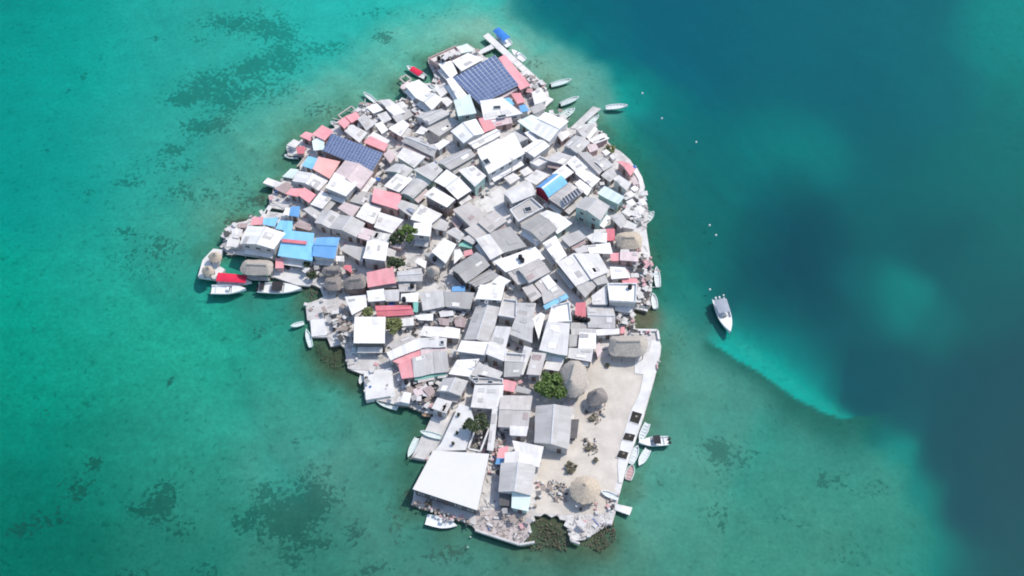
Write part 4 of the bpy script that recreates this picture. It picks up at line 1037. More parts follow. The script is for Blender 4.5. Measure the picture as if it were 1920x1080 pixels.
deck('jetty', 'jetty', 'Thin walkway in front of the big boathouse', [(440,476),(448,471),(517,482),(519,488)], .95)
deck('jetty', 'jetty', 'Thin quay below the grey oblong thatch on the west side', [(452,515),(506,520),(506,526),(470,524)], .9, mat=CONC)
deck('roof_terrace', 'terrace', 'White roof terrace with parapet and potted plants north of the south-west hall', [(740+822/6.75,740+112/6.75),(740+955/6.75,740+160/6.75),(740+1010/6.75,740+330/6.75),(740+900/6.75,740+700/6.75),(814,846),(740+590/6.75,740+610/6.75)], 3.3, thick=3.2, mat=rough_mat('terrace_screed', (.70,.69,.67), (.58,.57,.55), .4, .9, .1))
def polyframe(name, cat, label, pts, z, w, mat, h=.25, closed=True, legs=True):
    W = [P(x, y, z) for x, y in pts]; ctr = sum(W, Vector())/len(W); base = Vector((ctr.x, ctr.y, 0)); rt = thing(name, label, cat, base)
    n = len(W)
    for i in range(n if closed else n-1):
        a, b = W[i]-base, W[(i+1)%n]-base; mb = MB(); mb.beam(a, b, w, h); mb.build('beam', mat, rt)
    if legs:
        for p in W:
            mb = MB(); q = p-base; mb.cyl((q.x, q.y, -2.6), (q.x, q.y, z), .1, .1, 6); mb.build('post', WOOD, rt)
    return rt
T = lambda ox, oy, L: [(ox+x/6.75, oy+y/6.75) for x, y in L]
polyframe('net_frame', 'frame', 'White square timber frame over dark water at the north shore', T(720,40,[(198,725),(275,680),(348,735),(270,785)]), 1.2, .35, WOODP)
polyframe('net_frame', 'frame', 'Ladder-like timber frame over water above the wavy shore pink roof', T(520,160,[(770,380),(940,265),(1010,330),(830,430)]), 1.2, .3, WOODP)
polyframe('railing', 'railing', 'White pole frame beside the bright blue roof on the west shore', T(520,160,[(250,1030),(350,910),(400,870)]), 1.2, .3, WOODP, closed=False)
polyframe('sea_wall', 'wall', 'Low concrete sea wall round the stony south-western corner', T(740,880,[(1020,770),(1150,815),(1580,955),(1770,925)]), 1.05, .45, CONC, .7, False, False)
polyframe('sea_wall', 'wall', 'Broken stub of wall on the southern rubble beach', T(1040,880,[(200,830),(205,905),(315,945)]), .9, .4, CONC, .7, False, False)
polyframe('sea_wall', 'wall', 'Thin concrete wall enclosing the dark pool above the plaza', T(1040,600,[(965,130),(1300,135),(1320,250)]), 1.1, .5, CONCW, .6, False, False)
for k, L in enumerate(([(955,160),(950,200)],[(1098,140),(1098,185)],[(1208,140),(1208,190)])):
    polyframe('sea_wall', 'wall', ['Left','Middle','Right'][k]+' stub wall dividing the dark pool above the plaza', T(1040,600,L), 1.05, .4, CONCW, .5, False, False)
# walled court on the south-west terrace
court = T(740,740,[(1030,400),(1200,420),(1085,720),(930,690)])
polyframe('court_wall', 'wall', 'White wall round the rubble court beside the south-west terrace', court, 3.4, .35, CONCW, .5, True, False)
slab('court_floor', T(740,740,[(1040,410),(1190,430),(1080,710),(940,680)]), .85, .95, rough_mat('court_dirt', (.22,.21,.19), (.10,.10,.09), 1.2, 1, .4, 7))
rubble('court_rubble', T(740,740,[(1040,440),(1120,450),(1060,700),(950,670)]), 70, .15, .45, CORAL, .95)
# ---------------------------------------------------------------- fish tanks in the sea wall
NET = rough_mat('dark_tank_water', (.035,.032,.028), (.015,.014,.012), .6, .6, .3)
for lab, L in (('Northernmost dark square tank in the plaza promenade', [(985,208),(1108,245),(1060,376),(945,338)]),
               ('Middle dark square tank in the plaza promenade', [(893,484),(1022,510),(990,596),(855,570)]),
               ('Southernmost dark square tank in the plaza promenade', [(822,704),(935,735),(905,822),(780,790)])):
    W = [P(1040+x/6.75, 740+y/6.75, 1.02) for x, y in L]; ctr = sum(W, Vector())/4; base = Vector((ctr.x, ctr.y, .98)); rt = thing('fish_tank', lab, 'tank', base, group='dark tanks along the promenade')
    Q = [p-base for p in W]; out = [q*1.10 for q in Q]
    mb = MB()
    for k in range(4):
        a, b, c2, d2 = out[k], out[(k+1)%4], Q[(k+1)%4], Q[k]
        mb.face([a+Vector((0,0,.1)), b+Vector((0,0,.1)), c2+Vector((0,0,.1)), d2+Vector((0,0,.1))][::-1]); mb.face([a-Vector((0,0,.3)), b-Vector((0,0,.3)), b+Vector((0,0,.1)), a+Vector((0,0,.1))])
    mb.build('rim', CONCW, rt)
    mb = MB(); mb.face([q-Vector((0,0,-.022)) for q in Q][::-1]); mb.build('water', NET, rt)
    mb = MB(); mb.box((0.2,.3,.03), .5, .4, .12, .4); mb.build('float', WOOD, rt)
# ---------------------------------------------------------------- boats
def boat(stern, bow, beam, label, hull=BOATW, style='canoe', z=0.0, group='boats moored round the island', benches=4, canopy=None, canspan=(.15,.75), motor=False, inner=BOATI, fb=.55, canh=1.5):
    a, b = P(*stern, z+.4), P(*bow, z+.4); L = (b-a).length; mid = (a+b)/2
    rt = thing('boat', label, 'boat', (mid.x, mid.y, z), math.atan2(b.y-a.y, b.x-a.x), group)
    n = 14; rings = []; inner_r = []
    for i in range(n+1):
        t = i/n; x = -L/2+L*t
        if style == 'canoe': w = beam/2*max(.02, (1-(max(0, t-.45)/.55)**2.4))*(.80+.20*min(1, t/.3))
        else: w = beam/2*max(.02, (1-(max(0, t-.40)/.60)**2.2))*(.90+.10*min(1, t/.3))
        sh = fb*(1+.55*max(0, t-.5)**2*4*.5)
        rings.append([(x,-w,sh),(x,-w*.93,sh*.35),(x,-w*.55,-.25),(x,0,-.34),(x,w*.55,-.25),(x,w*.93,sh*.35),(x,w,sh)])
        wi = max(.01, w-.14); fl = .26 if t < .86 else sh-.05
        inner_r.append([(x,w,sh),(x,wi,sh),(x,wi*.9,fl),(x,-wi*.9,fl),(x,-wi,sh),(x,-w,sh)])
    mb = MB(); m2 = MB()
    for i in range(n):
        for k in range(6): mb.face([rings[i][k], rings[i][k+1], rings[i+1][k+1], rings[i+1][k]][::-1])
        for k in (0, 4): mb.face([inner_r[i][k], inner_r[i][k+1], inner_r[i+1][k+1], inner_r[i+1][k]][::-1])
        for k in (1, 2, 3): m2.face([inner_r[i][k], inner_r[i][k+1], inner_r[i+1][k+1], inner_r[i+1][k]][::-1])
    mb.face([r for r in rings[0]]+[inner_r[0][4], inner_r[0][3], inner_r[0][2], inner_r[0][1]][::-1])
    mb.build('hull', hull, rt); m2.build('interior', hull if style == 'launch' else inner, rt)
    def wat(t): 
        return beam/2*max(.02, (1-(max(0, t-.42)/.58)**2.3))
    bm = None
    bt_ = random.random()
    for k in range(benches):
        t = .14+k*.62/max(1, benches-1); m = MB(); m.box((-L/2+L*t, 0, fb-.20-.12*bt_), .20, 2*wat(t)-.22, .06); m.build('bench', inner if bt_ < .5 else hull, rt)
    if style == 'launch':   # decked bow, windscreen and console
        m = MB(); pts = []
        ts = [.60,.68,.76,.84,.90,.95,.985]
        for t in ts: pts.append((-L/2+L*t, -(wat(t)-.06), fb*(1+1.1*max(0,t-.5)**2)+.03))
        for t in ts[::-1]: pts.append((-L/2+L*t, (wat(t)-.06), fb*(1+1.1*max(0,t-.5)**2)+.03))
        m.face(pts); m.build('foredeck', hull, rt)
        m = MB(); m.box((-L/2+L*.50, 0, .1), .7, .8, 1.0); m.build('console', hull, rt)
        m = MB(); m.beam((-L/2+L*.55, -.45, 1.12), (-L/2+L*.55, .45, 1.12), .06, .45); m.build('windscreen', GLASS, rt)
    if canopy:
        x0, x1 = -L/2+L*canspan[0], -L/2+L*canspan[1]; wc = beam*.46
        m = MB(); K = 8; prev = None
        for k in range(K+1):
            y = -wc+2*wc*k/K; zz = canh+.22*math.cos(math.pi*(k/K-.5)); cur = [(x0, y, zz), (x1, y*.92, zz)]
            if prev: m.face([prev[0], prev[1], cur[1], cur[0]]); m.face([(p[0], p[1], p[2]-.05) for p in (cur[0], cur[1], prev[1], prev[0])])
            prev = cur
        m.build('canopy', canopy, rt)
        for sx in (x0+.1, x1-.1):
            for sy in (-1, 1): m = MB(); m.cyl((sx, sy*wc*.85, .1), (sx, sy*wc*.85, canh+.05), .04, .04, 5); m.build('canopy_post', METAL, rt)
    if motor:
        for yy in ([-.45, .45] if beam > 2.2 else [0]):
            m = MB(); m.box((-L/2-.25, yy, .25), .5, .38, .55); m.box((-L/2-.22, yy, -.6), .18, .14, .85); m.build('outboard_motor', motor if not isinstance(motor, bool) else BLACK, rt)
    return rt
def tb(o, s): return (o[0]+s[0]/6.75, o[1]+s[1]/6.75)
boat((955,85),(930,62),2.6,'Boat under a bright blue canopy at the head of the top pier',style='launch',canopy=CANB,canspan=(.16,1.0),benches=2,canh=1.9)
boat((983,113),(959,93.5),1.9,'Plain white boat tied along the outside of the top pier',style='launch',benches=3)
boat((797,145),(762.5,124),2.0,'White boat with a red cover lying off the north shore',canopy=CANR,canspan=(.22,.74),benches=2,motor=True,canh=.75)
boat((1033,160),(1072,149),1.6,'Pale canoe nearest the landward end of the top pier',hull=BOATM,benches=6,motor=True)
boat((1051,196),(1086,181.5),1.5,'Pale canoe floating between the two northern jetties',hull=BOATM,benches=6,motor=True)
boat((1051,218),(1072,204),1.5,'Inner one of two canoes moored at the broad north-east white house',hull=BOATM,benches=4)
boat((1058,220),(1078,203),1.4,'Outer one of two canoes moored at the broad north-east white house',hull=BOATM,benches=4)
boat((1136,202),(1177,197.5),1.6,'White canoe off the end of the north-east jetty',benches=5)
boat((1066,1)[:0] or (1104,233),(1123,216),1.4,'Canoe tucked beside the north-east jetty',hull=BOATM,benches=3)
boat((1207,418),(1226,397),1.9,'Pale mint boat with its stern to the eastern pole frames',hull=BOATM,style='canoe',benches=4,motor=True)
boat((1234,537.5),(1230.5,500),1.5,'Longer of two white canoes along the east shore',benches=6)
boat((1229,578),(1224.5,550),1.5,'Shorter of two white canoes along the east shore',benches=3)
boat(tb((1040,480),(1170,150)),tb((1040,480),(985,150)),1.8,'Small mint-rimmed boat hauled ashore on the east side',hull=BOATM,z=.95,benches=2,canopy=CAND,canspan=(.28,.66),group='boats pulled up on land',canh=.8)
boat((1346,561),(1369,624.5),3.3,'Large white motor launch with grey canopy anchored alone in deep water',style='launch',benches=1,canopy=CANG,canspan=(.12,.50),motor=METAL,fb=.9,canh=1.9,group='boats moored round the island')
boat((408,525),(472,530),2.6,'Long boat with a red canopy at the western dock',canopy=CANR,canspan=(.02,.88),benches=3,canh=1.8,style='launch')
boat((396,544),(461.5,543),2.6,'White launch lying in front of the red-canopied boat',style='launch',benches=2,fb=.8)
_b = boat((484,540),(566,542.5),3.0,'White speedboat with dark canopies at the western dock',style='launch',benches=1,canopy=CAND,canspan=(.33,.58),fb=.8,motor=True)
m = MB(); m.box((-4.1,0,1.3), 1.1, 2.2, .06); m.build('canopy', CAND, _b)
boat((570,605.5),(545,612),1.2,'Short pale canoe off the stony west landing',hull=BOATM,benches=4)
boat((583,650),(574.5,617),1.3,'Long pale canoe along the stony west landing',hull=BOATM,benches=5)
boat((659,657),(698,657.5),1.6,'Bluish-white canoe ashore below the square white roof',hull=BOATM,z=.95,benches=3,group='boats pulled up on land')
boat((745,765),(704.5,750.5),1.6,'Pale canoe moored at the foot of the square white landing',hull=BOATM,benches=3)
boat((678.5,704),(675,721),.9,'Thin white canoe at the left side of the square white landing',benches=1)
boat((807,778.5),(791,777.5),.9,'Tan dugout on the littered rubble shore',hull=BOATT,inner=BOATT,z=.2,benches=1,group='boats pulled up on land')
boat((827,820),(787.5,809),1.4,'Pale canoe lying across the concrete landing',hull=BOATM,z=1.1,benches=2,group='boats pulled up on land')
boat((782,821),(765,858),1.4,'Pale canoe beside the lower concrete landing',hull=BOATM,benches=6)
boat((799,973.5),(857,985.5),2.6,'Flat pale barge below the south-west hall',hull=BOATW,style='launch',benches=0,fb=.4)
boat(tb((1040,740),(1178,362)),tb((1040,740),(1072,600)),1.6,'Northern white canoe along the promenade above the moored motorboat',benches=5)
boat(tb((1040,740),(1440,585)),tb((1040,740),(1058,610)),2.3,'White motorboat with a small dark canopy moored off the promenade',style='launch',canopy=CAND,canspan=(.28,.52),benches=1,motor=True,fb=.7)
boat(tb((1040,740),(1185,692)),tb((1040,740),(1065,900)),1.7,'White canoe angled away below the promenade motorboat',benches=5)
boat(tb((1040,740),(955,870)),tb((1040,740),(1052,645)),1.8,'Grey-floored canoe tight against the promenade wall',benches=3,inner=BOATI)
boat(tb((1040,880),(930,130)),tb((1040,880),(985,-60)),1.8,'Southernmost canoe against the promenade wall',benches=4,inner=WALL['p'],hull=BOATM)
boat(tb((1040,880),(800,365)),tb((1040,880),(580,275)),1.4,'White canoe ashore between the round hut and the plaza jetty',z=1.0,benches=2,group='boats pulled up on land')
boat(tb((720,40),(735,970)),tb((720,40),(572,785)),1.5,'White canoe beached beside the net frame of the north shore',z=.9,benches=0,group='boats pulled up on land')
boat(tb((720,40),(770,725)),tb((720,40),(640,670)),1.3,'Small white boat at the sea wall left of the upper solar array',z=.5,benches=1)
boat(tb((520,160),(1250,215)),tb((520,160),(1090,88)),1.3,'Pale canoe pointing out from the north-west shore',hull=BOATM,benches=2)
boat(tb((480,300),(190,545)),tb((480,300),(362,548)),1.4,'White canoe lying above the dark basin on the west shore',benches=2,z=.4)
boat(tb((520,160),(270,905)),tb((520,160),(88,890)),1.5,'White canoe at the outer end of the pink-roofed west landing',benches=3)
boat(tb((520,160),(300,770)),tb((520,160),(110,790)),1.5,'White canoe close in at the pink-roofed west landing',benches=2)
boat(tb((520,160),(770,505)),tb((520,160),(672,465)),1.2,'Small white boat beside the northern wavy shore roof',benches=1,z=.3)
# ---------------------------------------------------------------- thatch roofs
THT = rough_mat('tan_thatch', (.60,.51,.40), (.42,.35,.27), 2.2, 1, .7, 7)
THG = rough_mat('grey_thatch', (.52,.465,.405), (.37,.33,.285), 2.2, 1, .7, 7)
THD = rough_mat('dark_thatch', (.33,.295,.27), (.21,.185,.17), 2.2, 1, .7, 7)
def thatch(outline, z, rise, ridge, mat, label, posts=6, name='thatched_hut', group='thatched roofs', wall=None, rows=7):
    """outline: eave corners in pixels; ridge: two pixel points (at ridge height) the courses rise to"""
    W = [P(x, y, z) for x, y in outline]
    if area(W) < 0: W = W[::-1]
    ctr = sum(W, Vector())/len(W); base = Vector((ctr.x, ctr.y, .84)); rt = thing(name, label, 'thatched roof', base, group=group)
    r0, r1 = P(*ridge[0], z+rise)-base, P(*ridge[1], z+rise)-base
    E = []
    n0 = len(W)
    for i in range(n0):   # rounded resampling of the eave
        a, b = W[i]-base, W[(i+1)%n0]-base; k = max(3, int((b-a).length/.8))
        for j in range(k): E.append(a.lerp(b, j/k))
    n = len(E)
    for _ in range(2): E = [(E[i-1]+E[i]*2+E[(i+1)%n])/4 for i in range(n)]
    d = r1-r0; dl = max(d.length_squared, 1e-6)
    def near(p): t = max(0, min(1, (p-r0).dot(d)/dl)); return r0+d*t
    mb = MB(); prev = None
    for k in range(rows+1):
        t = k/rows; ring = []
        for i, p in enumerate(E):
            q = near(p); s = t**.92; w = p.lerp(q, t); w.z = p.z+(q.z-p.z)*s + random.uniform(-.03, .03)*(1 if k < rows else .3)
            if k == 0: w += (p-q).to_2d().to_3d().normalized()*random.uniform(-.12, .16)
            ring.append(w)
        if prev:
            for i in range(n): mb.face([prev[i], prev[(i+1)%n], ring[(i+1)%n]+Vector((0,0,-.0)), ring[i]])
        else:
            for i in range(n): mb.face([ring[i]-Vector((0,0,.28)), ring[(i+1)%n]-Vector((0,0,.28)), ring[(i+1)%n], ring[i]])
            low = ring
        prev = [p+Vector((0,0,.03)) for p in ring] if k < rows else ring
        if k and k < rows:
            for i in range(n): mb.face([ring[i], ring[(i+1)%n], prev[(i+1)%n], prev[i]])
    mb.build('thatch', mat, rt)
    mb = MB(); mb.cyl(r0-Vector((0,0,.1)), r1+Vector((.01,.01,-.1)), .35, .35, 7) if d.length > .5 else mb.cyl(r0-Vector((0,0,.25)), r0+Vector((0,0,.25)), .45, .12, 8)
    mb.build('ridge_bundle', mat, rt)
    for i in range(posts):
        p = E[int(i*n/posts)]*1; q = near(p); w = p.lerp(q, .12); m = MB(); m.cyl((w.x, w.y, -.05), (w.x, w.y, z-base.z+.2), .1, .09, 6); m.build('post', WOOD, rt)
    if wall:
        mb = MB(); I = [p.lerp(near(p), .16) for p in E]
        for i in range(n): a, b = I[i], I[(i+1)%n]; mb.face([(a.x,a.y,-.05),(b.x,b.y,-.05),(b.x,b.y,z-base.z),(a.x,a.y,z-base.z)])
        mb.build('wall', wall, rt)
    return rt
def ell(cx, cy, rx, ry, n=14, rot=0): return [(cx+rx*math.cos(t)*math.cos(rot)-ry*math.sin(t)*math.sin(rot), cy+rx*math.cos(t)*math.sin(rot)+ry*math.sin(t)*math.cos(rot)) for t in [2*math.pi*i/n for i in range(n)]]
thatch(ell(403,482,12.8,9.6), 3.2, 1.6, [(403,475),(403.2,475)], THT, 'Upper small round thatched umbrella on the western landing', 4)
thatch(ell(390,508,12.2,9.6), 3.0, 1.6, [(390,501),(390.2,501)], THT, 'Lower small round thatched umbrella on the western landing', 4)
thatch(T(360,400,[(660,590),(1000,590),(1030,640),(1010,740),(980,790),(640,770),(605,700)]), 3.6, 1.6, [(360+700/6.75,400+640/6.75),(360+940/6.75,400+650/6.75)], THG, 'Grey oblong thatched shelter below the big boathouse', 8)
thatch(T(1040,360,[(775,525),(940,495),(1085,515),(1112,610),(1095,715),(950,725),(810,720),(765,620)]), 3.8, 1.9, [(1040+880/6.75,360+570/6.75),(1040+1010/6.75,360+570/6.75)], THT, 'Tan thatched hall near the east shore beside a small red roof', 8)
thatch(T(1040,600,[(690,225),(760,205),(1160,195),(1185,300),(1150,420),(1090,462),(720,455),(680,380)]), 3.8, 2.2, [(1040+800/6.75,600+265/6.75),(1040+1080/6.75,600+265/6.75)], THG, 'Long oblong thatched hall at the north end of the sandy plaza', 10)
thatch(T(1040,600,[(60,640),(120,560),(210,505),(300,510),(390,570),(425,690),(415,820),(370,930),(260,985),(150,970),(75,920),(55,800)]), 3.6, 3.4, [(1040+255/6.75,600+560/6.75),(1040+205/6.75,600+770/6.75)], THG, 'Large tall thatched hut beside the big green tree', 10)
thatch(T(1040,600,[(385,930),(600,835),(710,1015),(520,1085),(420,1090)]), 3.2, 2.6, [(1040+530/6.75,600+905/6.75),(1040+535/6.75,600+912/6.75)], THD, 'Brownish pyramid thatch leaning on the sandy plaza', 6)
thatch(ell(1097,918.5,29.5,26.5,18), 3.4, 2.2, [(1097,908),(1097.3,908)], THT, 'Big round thatched hut at the south end of the plaza', 10)
thatch(T(720,420,[(530,560),(620,525),(700,555),(715,610),(670,660),(590,675),(525,640)]), 3.4, 2.4, [(720+612/6.75,420+560/6.75),(720+614/6.75,420+560/6.75)], THG, 'Small pointed thatched cone in the middle of the island', 6)
thatch(T(560,420,[(285,560),(400,525),(535,545),(560,610),(440,650),(300,670)]), 3.4, 1.2, [(560+360/6.75,420+580/6.75),(560+480/6.75,420+585/6.75)], THD, 'Ragged dark thatch nearest the broken western shore', 6)
thatch(T(560,420,[(310,690),(430,665),(545,665),(550,760),(525,850),(340,842)]), 3.2, 1.2, [(560+390/6.75,420+730/6.75),(560+470/6.75,420+735/6.75)], THD, 'Tattered low thatch with pale patches by the stony west landing', 6)
thatch(T(560,420,[(560,720),(640,660),(800,625),(860,660),(862,790),(800,815),(610,832),(555,780)]), 3.8, 1.6, [(560+650/6.75,420+705/6.75),(560+780/6.75,420+690/6.75)], THD, 'Dark thatched house left of the broad pink roof in the south-west', 8, wall=WALL['b'])
# ---------------------------------------------------------------- trees
def leaf_mat(name, a, b):
    m, N, L, B = nodes(name); at = N.new('ShaderNodeAttribute'); at.attribute_name = 'tone'
    L.new(ramp(N, L, at.outputs['Fac'], [(0, a), (1, b)]), B.inputs['Base Color']); B.inputs['Roughness'].default_value = .7; B.inputs['Specular IOR Level'].default_value = .2
    B.inputs['Transmission Weight'].default_value = 0
    return m
LEAFG = leaf_mat('green_leaves', (.06,.105,.03), (.17,.25,.075))
LEAFD = leaf_mat('dark_leaves', (.045,.065,.035), (.11,.14,.07))
LEAFY = leaf_mat('olive_leaves', (.13,.15,.06), (.26,.28,.11))
LEAFB = leaf_mat('dry_leaves', (.13,.12,.075), (.27,.245,.17))
BARK = rough_mat('bark', (.19,.15,.11), (.09,.07,.05), 3, 1, .4)
def tree(px, py, r, h, mat, label, n=900, name='tree', flat=.62, leaf=.34, cat='tree'):
    zc = .84+h-r*flat*.6
    c = P(px, py, zc); base = Vector((c.x, c.y, .80)); rt = thing(name, label, cat, base)
    rng = random.Random(int(px*7+py))
    clumps = [(Vector((0,0,h-r*flat*.8)), r*.6)]
    for i in range(15):
        a = rng.uniform(0, 6.28); rr = r*math.sqrt(rng.uniform(.05, 1))*.78
        clumps.append((Vector((rr*math.cos(a), rr*math.sin(a), h-r*flat*(.5+.7*rng.random()+.45*(rr/r)**2))), r*rng.uniform(.20, .38)))
    m = MB(); m.cyl((0,0,-.05), (.1,.05,h*.55), max(.10, r*.08), max(.07, r*.05), 8); m.build('trunk', BARK, rt)
    m = MB()
    for cc, cr in clumps[1:7]: m.cyl((.1,.05,h*.5), cc, max(.06, r*.04), .03, 5)
    m.build('limbs', BARK, rt)
    V = []; F = []; tone = []
    for k in range(n):
        cc, cr = clumps[int(rng.random()**.8*len(clumps))]
        d = Vector((rng.gauss(0,1), rng.gauss(0,1), rng.gauss(0,1))).normalized()*cr*rng.random()**.33
        p = cc+Vector((d.x, d.y, d.z*flat*1.2))
        nn = (Vector((rng.gauss(0,1), rng.gauss(0,1), rng.gauss(0,1)+1.4))).normalized(); x = nn.orthogonal().normalized(); x.rotate(__import__('mathutils').Quaternion(nn, rng.uniform(0, 6.28))); y = nn.cross(x)
        s = leaf*rng.uniform(.6, 1.3); b0 = len(V)
        V += [p-x*s, p-y*s*.5+nn*.05, p+x*s, p+y*s*.5+nn*.05]; F.append((b0, b0+1, b0+2, b0+3))
        t = min(1, max(0, rng.gauss(.5, .28))); tone += [t]*4
    me = bpy.data.meshes.new('crown'); me.from_pydata(V, [], F); at = me.attributes.new('tone', 'FLOAT', 'POINT'); at.data.foreach_set('value', tone); me.materials.append(mat)
    link('crown', me, rt)
    return rt
tree(1035,722,4.0,6.2,LEAFG,'Big bright green tree between grey roofs and the tall thatched hut',3400,leaf=.40)
tree(765,432,2.2,6.0,LEAFG,'Green tree left of the tall narrow white house',1300)
tree(744,441,1.9,5.2,LEAFD,'Dark narrow tree beside the green tree in the west half',1000,flat=.9)
tree(743,492,2.2,4.8,LEAFD,'Round-crowned dark green tree right of the windowed white house',1500)
tree(690,585,1.7,4.6,LEAFY,'Olive bushy tree above the square white roof',900)
tree(738,607,2.2,5.2,LEAFY,'Olive-green tree on the right side of the square white roof',1400)
tree(883,797,1.8,5.8,LEAFD,'Grey-green umbrella-shaped tree on the south-west terrace',1300,flat=.4)
tree(900,784,1.5,5.4,LEAFD,'Dark feathery tree in the court beside the south-west terrace',700,leaf=.3)
tree(908,797,1.2,5.0,LEAFD,'Smaller dark shrub in the court beside the south-west terrace',380,leaf=.3,name='shrub',cat='shrub')
tree(1071,875,1.5,1.8,LEAFB,'Dry bush on the sand above the big round hut',480,leaf=.28,name='shrub',cat='shrub')
tree(1112,782,1.2,1.2,LEAFB,'Sparse dry bush below the brownish pyramid thatch',170,leaf=.24,name='shrub',cat='shrub')
tree(1104,838,1.2,1.2,LEAFB,'Sparse dry bush beside the large patched roof on the plaza',150,leaf=.24,name='shrub',cat='shrub')
tree(1117,861.5,.6,1.0,LEAFB,'Small round bush on the sand right of the dry bush',220,leaf=.2,name='shrub',cat='shrub')
tree(1139,684,.6,.9,LEAFB,'Small round bush in front of the oblong plaza hall',220,leaf=.2,name='shrub',cat='shrub')
tree(1143,277,1.6,2.0,LEAFY,'Low green bush on the east shore among pinkish sheds',520,leaf=.26,name='shrub',cat='shrub')
tree(583,513,1.2,2.6,LEAFD,'Grey-green shrub at the right end of the western terrace',320,leaf=.28,name='shrub',cat='shrub')
tree(576,492,1.2,3.0,LEAFD,'Grey-green shrub at the foot of the deep blue roof',260,leaf=.28,name='shrub',cat='shrub')
tree(804,942,.9,1.6,LEAFB,'Potted dark plant in front of the south-west hall',160,leaf=.22,name='shrub',cat='shrub')
tree(1193,640,.6,1.4,LEAFD,'Little dark plant right of the oblong plaza hall',120,leaf=.22,name='shrub',cat='shrub')
# pots on the white terrace
for k, (x, y) in enumerate(((860,779.5),(857,813.5),(850,833.5))):
    p = P(x, y, 3.3); rt = thing('potted_plant', ['Potted plant nearest the top of the white south-west terrace','Potted plant in the middle of the white south-west terrace','Potted plant nearest the hall on the white south-west terrace'][k], 'plant', p, group='potted plants on the terrace')
    m = MB(); m.cyl((0,0,0), (0,0,.45), .22, .32, 8); m.build('pot', BLACK, rt)
    m = MB()
    for i in range(26):
        a = random.uniform(0, 6.28); e = random.uniform(.2, .5); m.beam((0,0,.45), (e*math.cos(a), e*math.sin(a), .45+random.uniform(.2,.6)), .12, .02)
    m.build('leaves', LEAFD, rt)
# ---------------------------------------------------------------- water tanks, poles, yard clutter
TANKS = [(1078.5,598,4.0,'Leftmost of four black tanks below the red roof'),(1086.5,599.5,4.0,'Second of four black tanks below the red roof'),(1094.8,601,4.0,'Third of four black tanks below the red roof'),(1102.5,603,4.0,'Rightmost of four black tanks below the red roof'),
 (757.5,563.5,4.4,'Black tank on the small white roof above the long red roof'),(975.5,484,5.9,'Upper of two black tanks on the large white roof left of the street'),(979.5,490,5.9,'Lower of two black tanks on the large white roof left of the street'),(815,488,3.6,'Black tank on the low grey roof above the thatched cone'),(1181,540,6.5,'Small black tank on the large two-storey east shore house'),(762,717.5,2.5,'Round black tank mouth on the tiny white block by the west landing'),
 (850,168,1.0,'Dark drum near the shore left of the upper solar array'),(886,548,1.0,'Black drum behind the two-storey grey-fronted house'),(773,538,4.3,'Small black tank on the lower flat grey roof by the dark thatch'),(823,112,3.6,'Dark drum on the upper left tip'),(831,110,3.6,'Second dark drum on the upper left tip')]
m = MB(); m.cyl((0,0,0), (0,0,.95), .5, .5, 12); m.cyl((0,0,.95), (0,0,1.15), .5, .2, 12); tk = m.build('tank_shell', BLACK); tkm = tk.data; bpy.data.objects.remove(tk)
m = MB(); m.cyl((0,0,1.14), (0,0,1.22), .2, .2, 8); tk = m.build('lid', BLACK); tkl = tk.data; bpy.data.objects.remove(tk)
for x, y, z, lab in TANKS:
    rt = thing('water_tank', lab, 'water tank', P(x, y, HS(z) if z > 2.6 else z), group='black water tanks'); link('tank_shell', tkm, rt); link('lid', tkl, rt)
for x, y, h, lab in ((1097,424,6.5,'Tall pale pole in front of the tall mint house'),(1003,480,7,'Tall pole at the bend of the street'),(960,330,7,'Tall pole at the upper end of the street'),(1048,590,7,'Tall pole at the lower end of the street'),(700,470,6.5,'Thin pole behind the windowed white house'),(640,520,5,'Thin pole in front of the deep blue roof'),(893,700,6,'Thin pole at the foot of the curved white house')):
    rt = thing('utility_pole', lab, 'pole', P(x, y, .8)); m = MB(); m.cyl((0,0,-.1), (0,0,h), .13, .09, 7); m.build('shaft', WOODP, rt); m = MB(); m.beam((-.7,.2,h-.4), (.7,-.2,h-.4), .1, .1); m.build('crossarm', WOODP, rt)
# laundry, boards, crates and drums too many to count
CLM = [rough_mat('litter_pale', (.70,.68,.65), (.5,.48,.46), 2, .9, 0), rough_mat('litter_brown', (.40,.33,.29), (.25,.21,.18), 2, .9, 0), rough_mat('litter_dark', (.11,.105,.10), (.06,.06,.06), 2, .9, 0), rough_mat('litter_pink', (.66,.40,.41), (.5,.3,.3), 2, .9, 0), rough_mat('litter_grey', (.42,.41,.40), (.3,.29,.28), 2, .9, 0), BLUEP]
KEEP = [[P(x, y, .8) for x, y in q] for q in ([(1096,670),(1190,660),(1240,640),(1226,720),(1180,870),(1160,930),(1060,945),(1010,900),(1020,850),(1070,842),(1080,752)], [(928,390),(944,394),(1000,440),(1016,464),(1040,500),(1066,540),(1100,572),(1098,580),(1060,556),(1030,510),(1008,470),(990,452),(936,404)], [(934,352),(972,330),(1010,345),(960,372),(932,392),(912,398),(898,380)], [(508,504),(600,510),(600,540),(510,530)], [(580,595),(615,595),(617,635),(580,635)], [(820,750),(890,750),(880,850),(800,850)])]
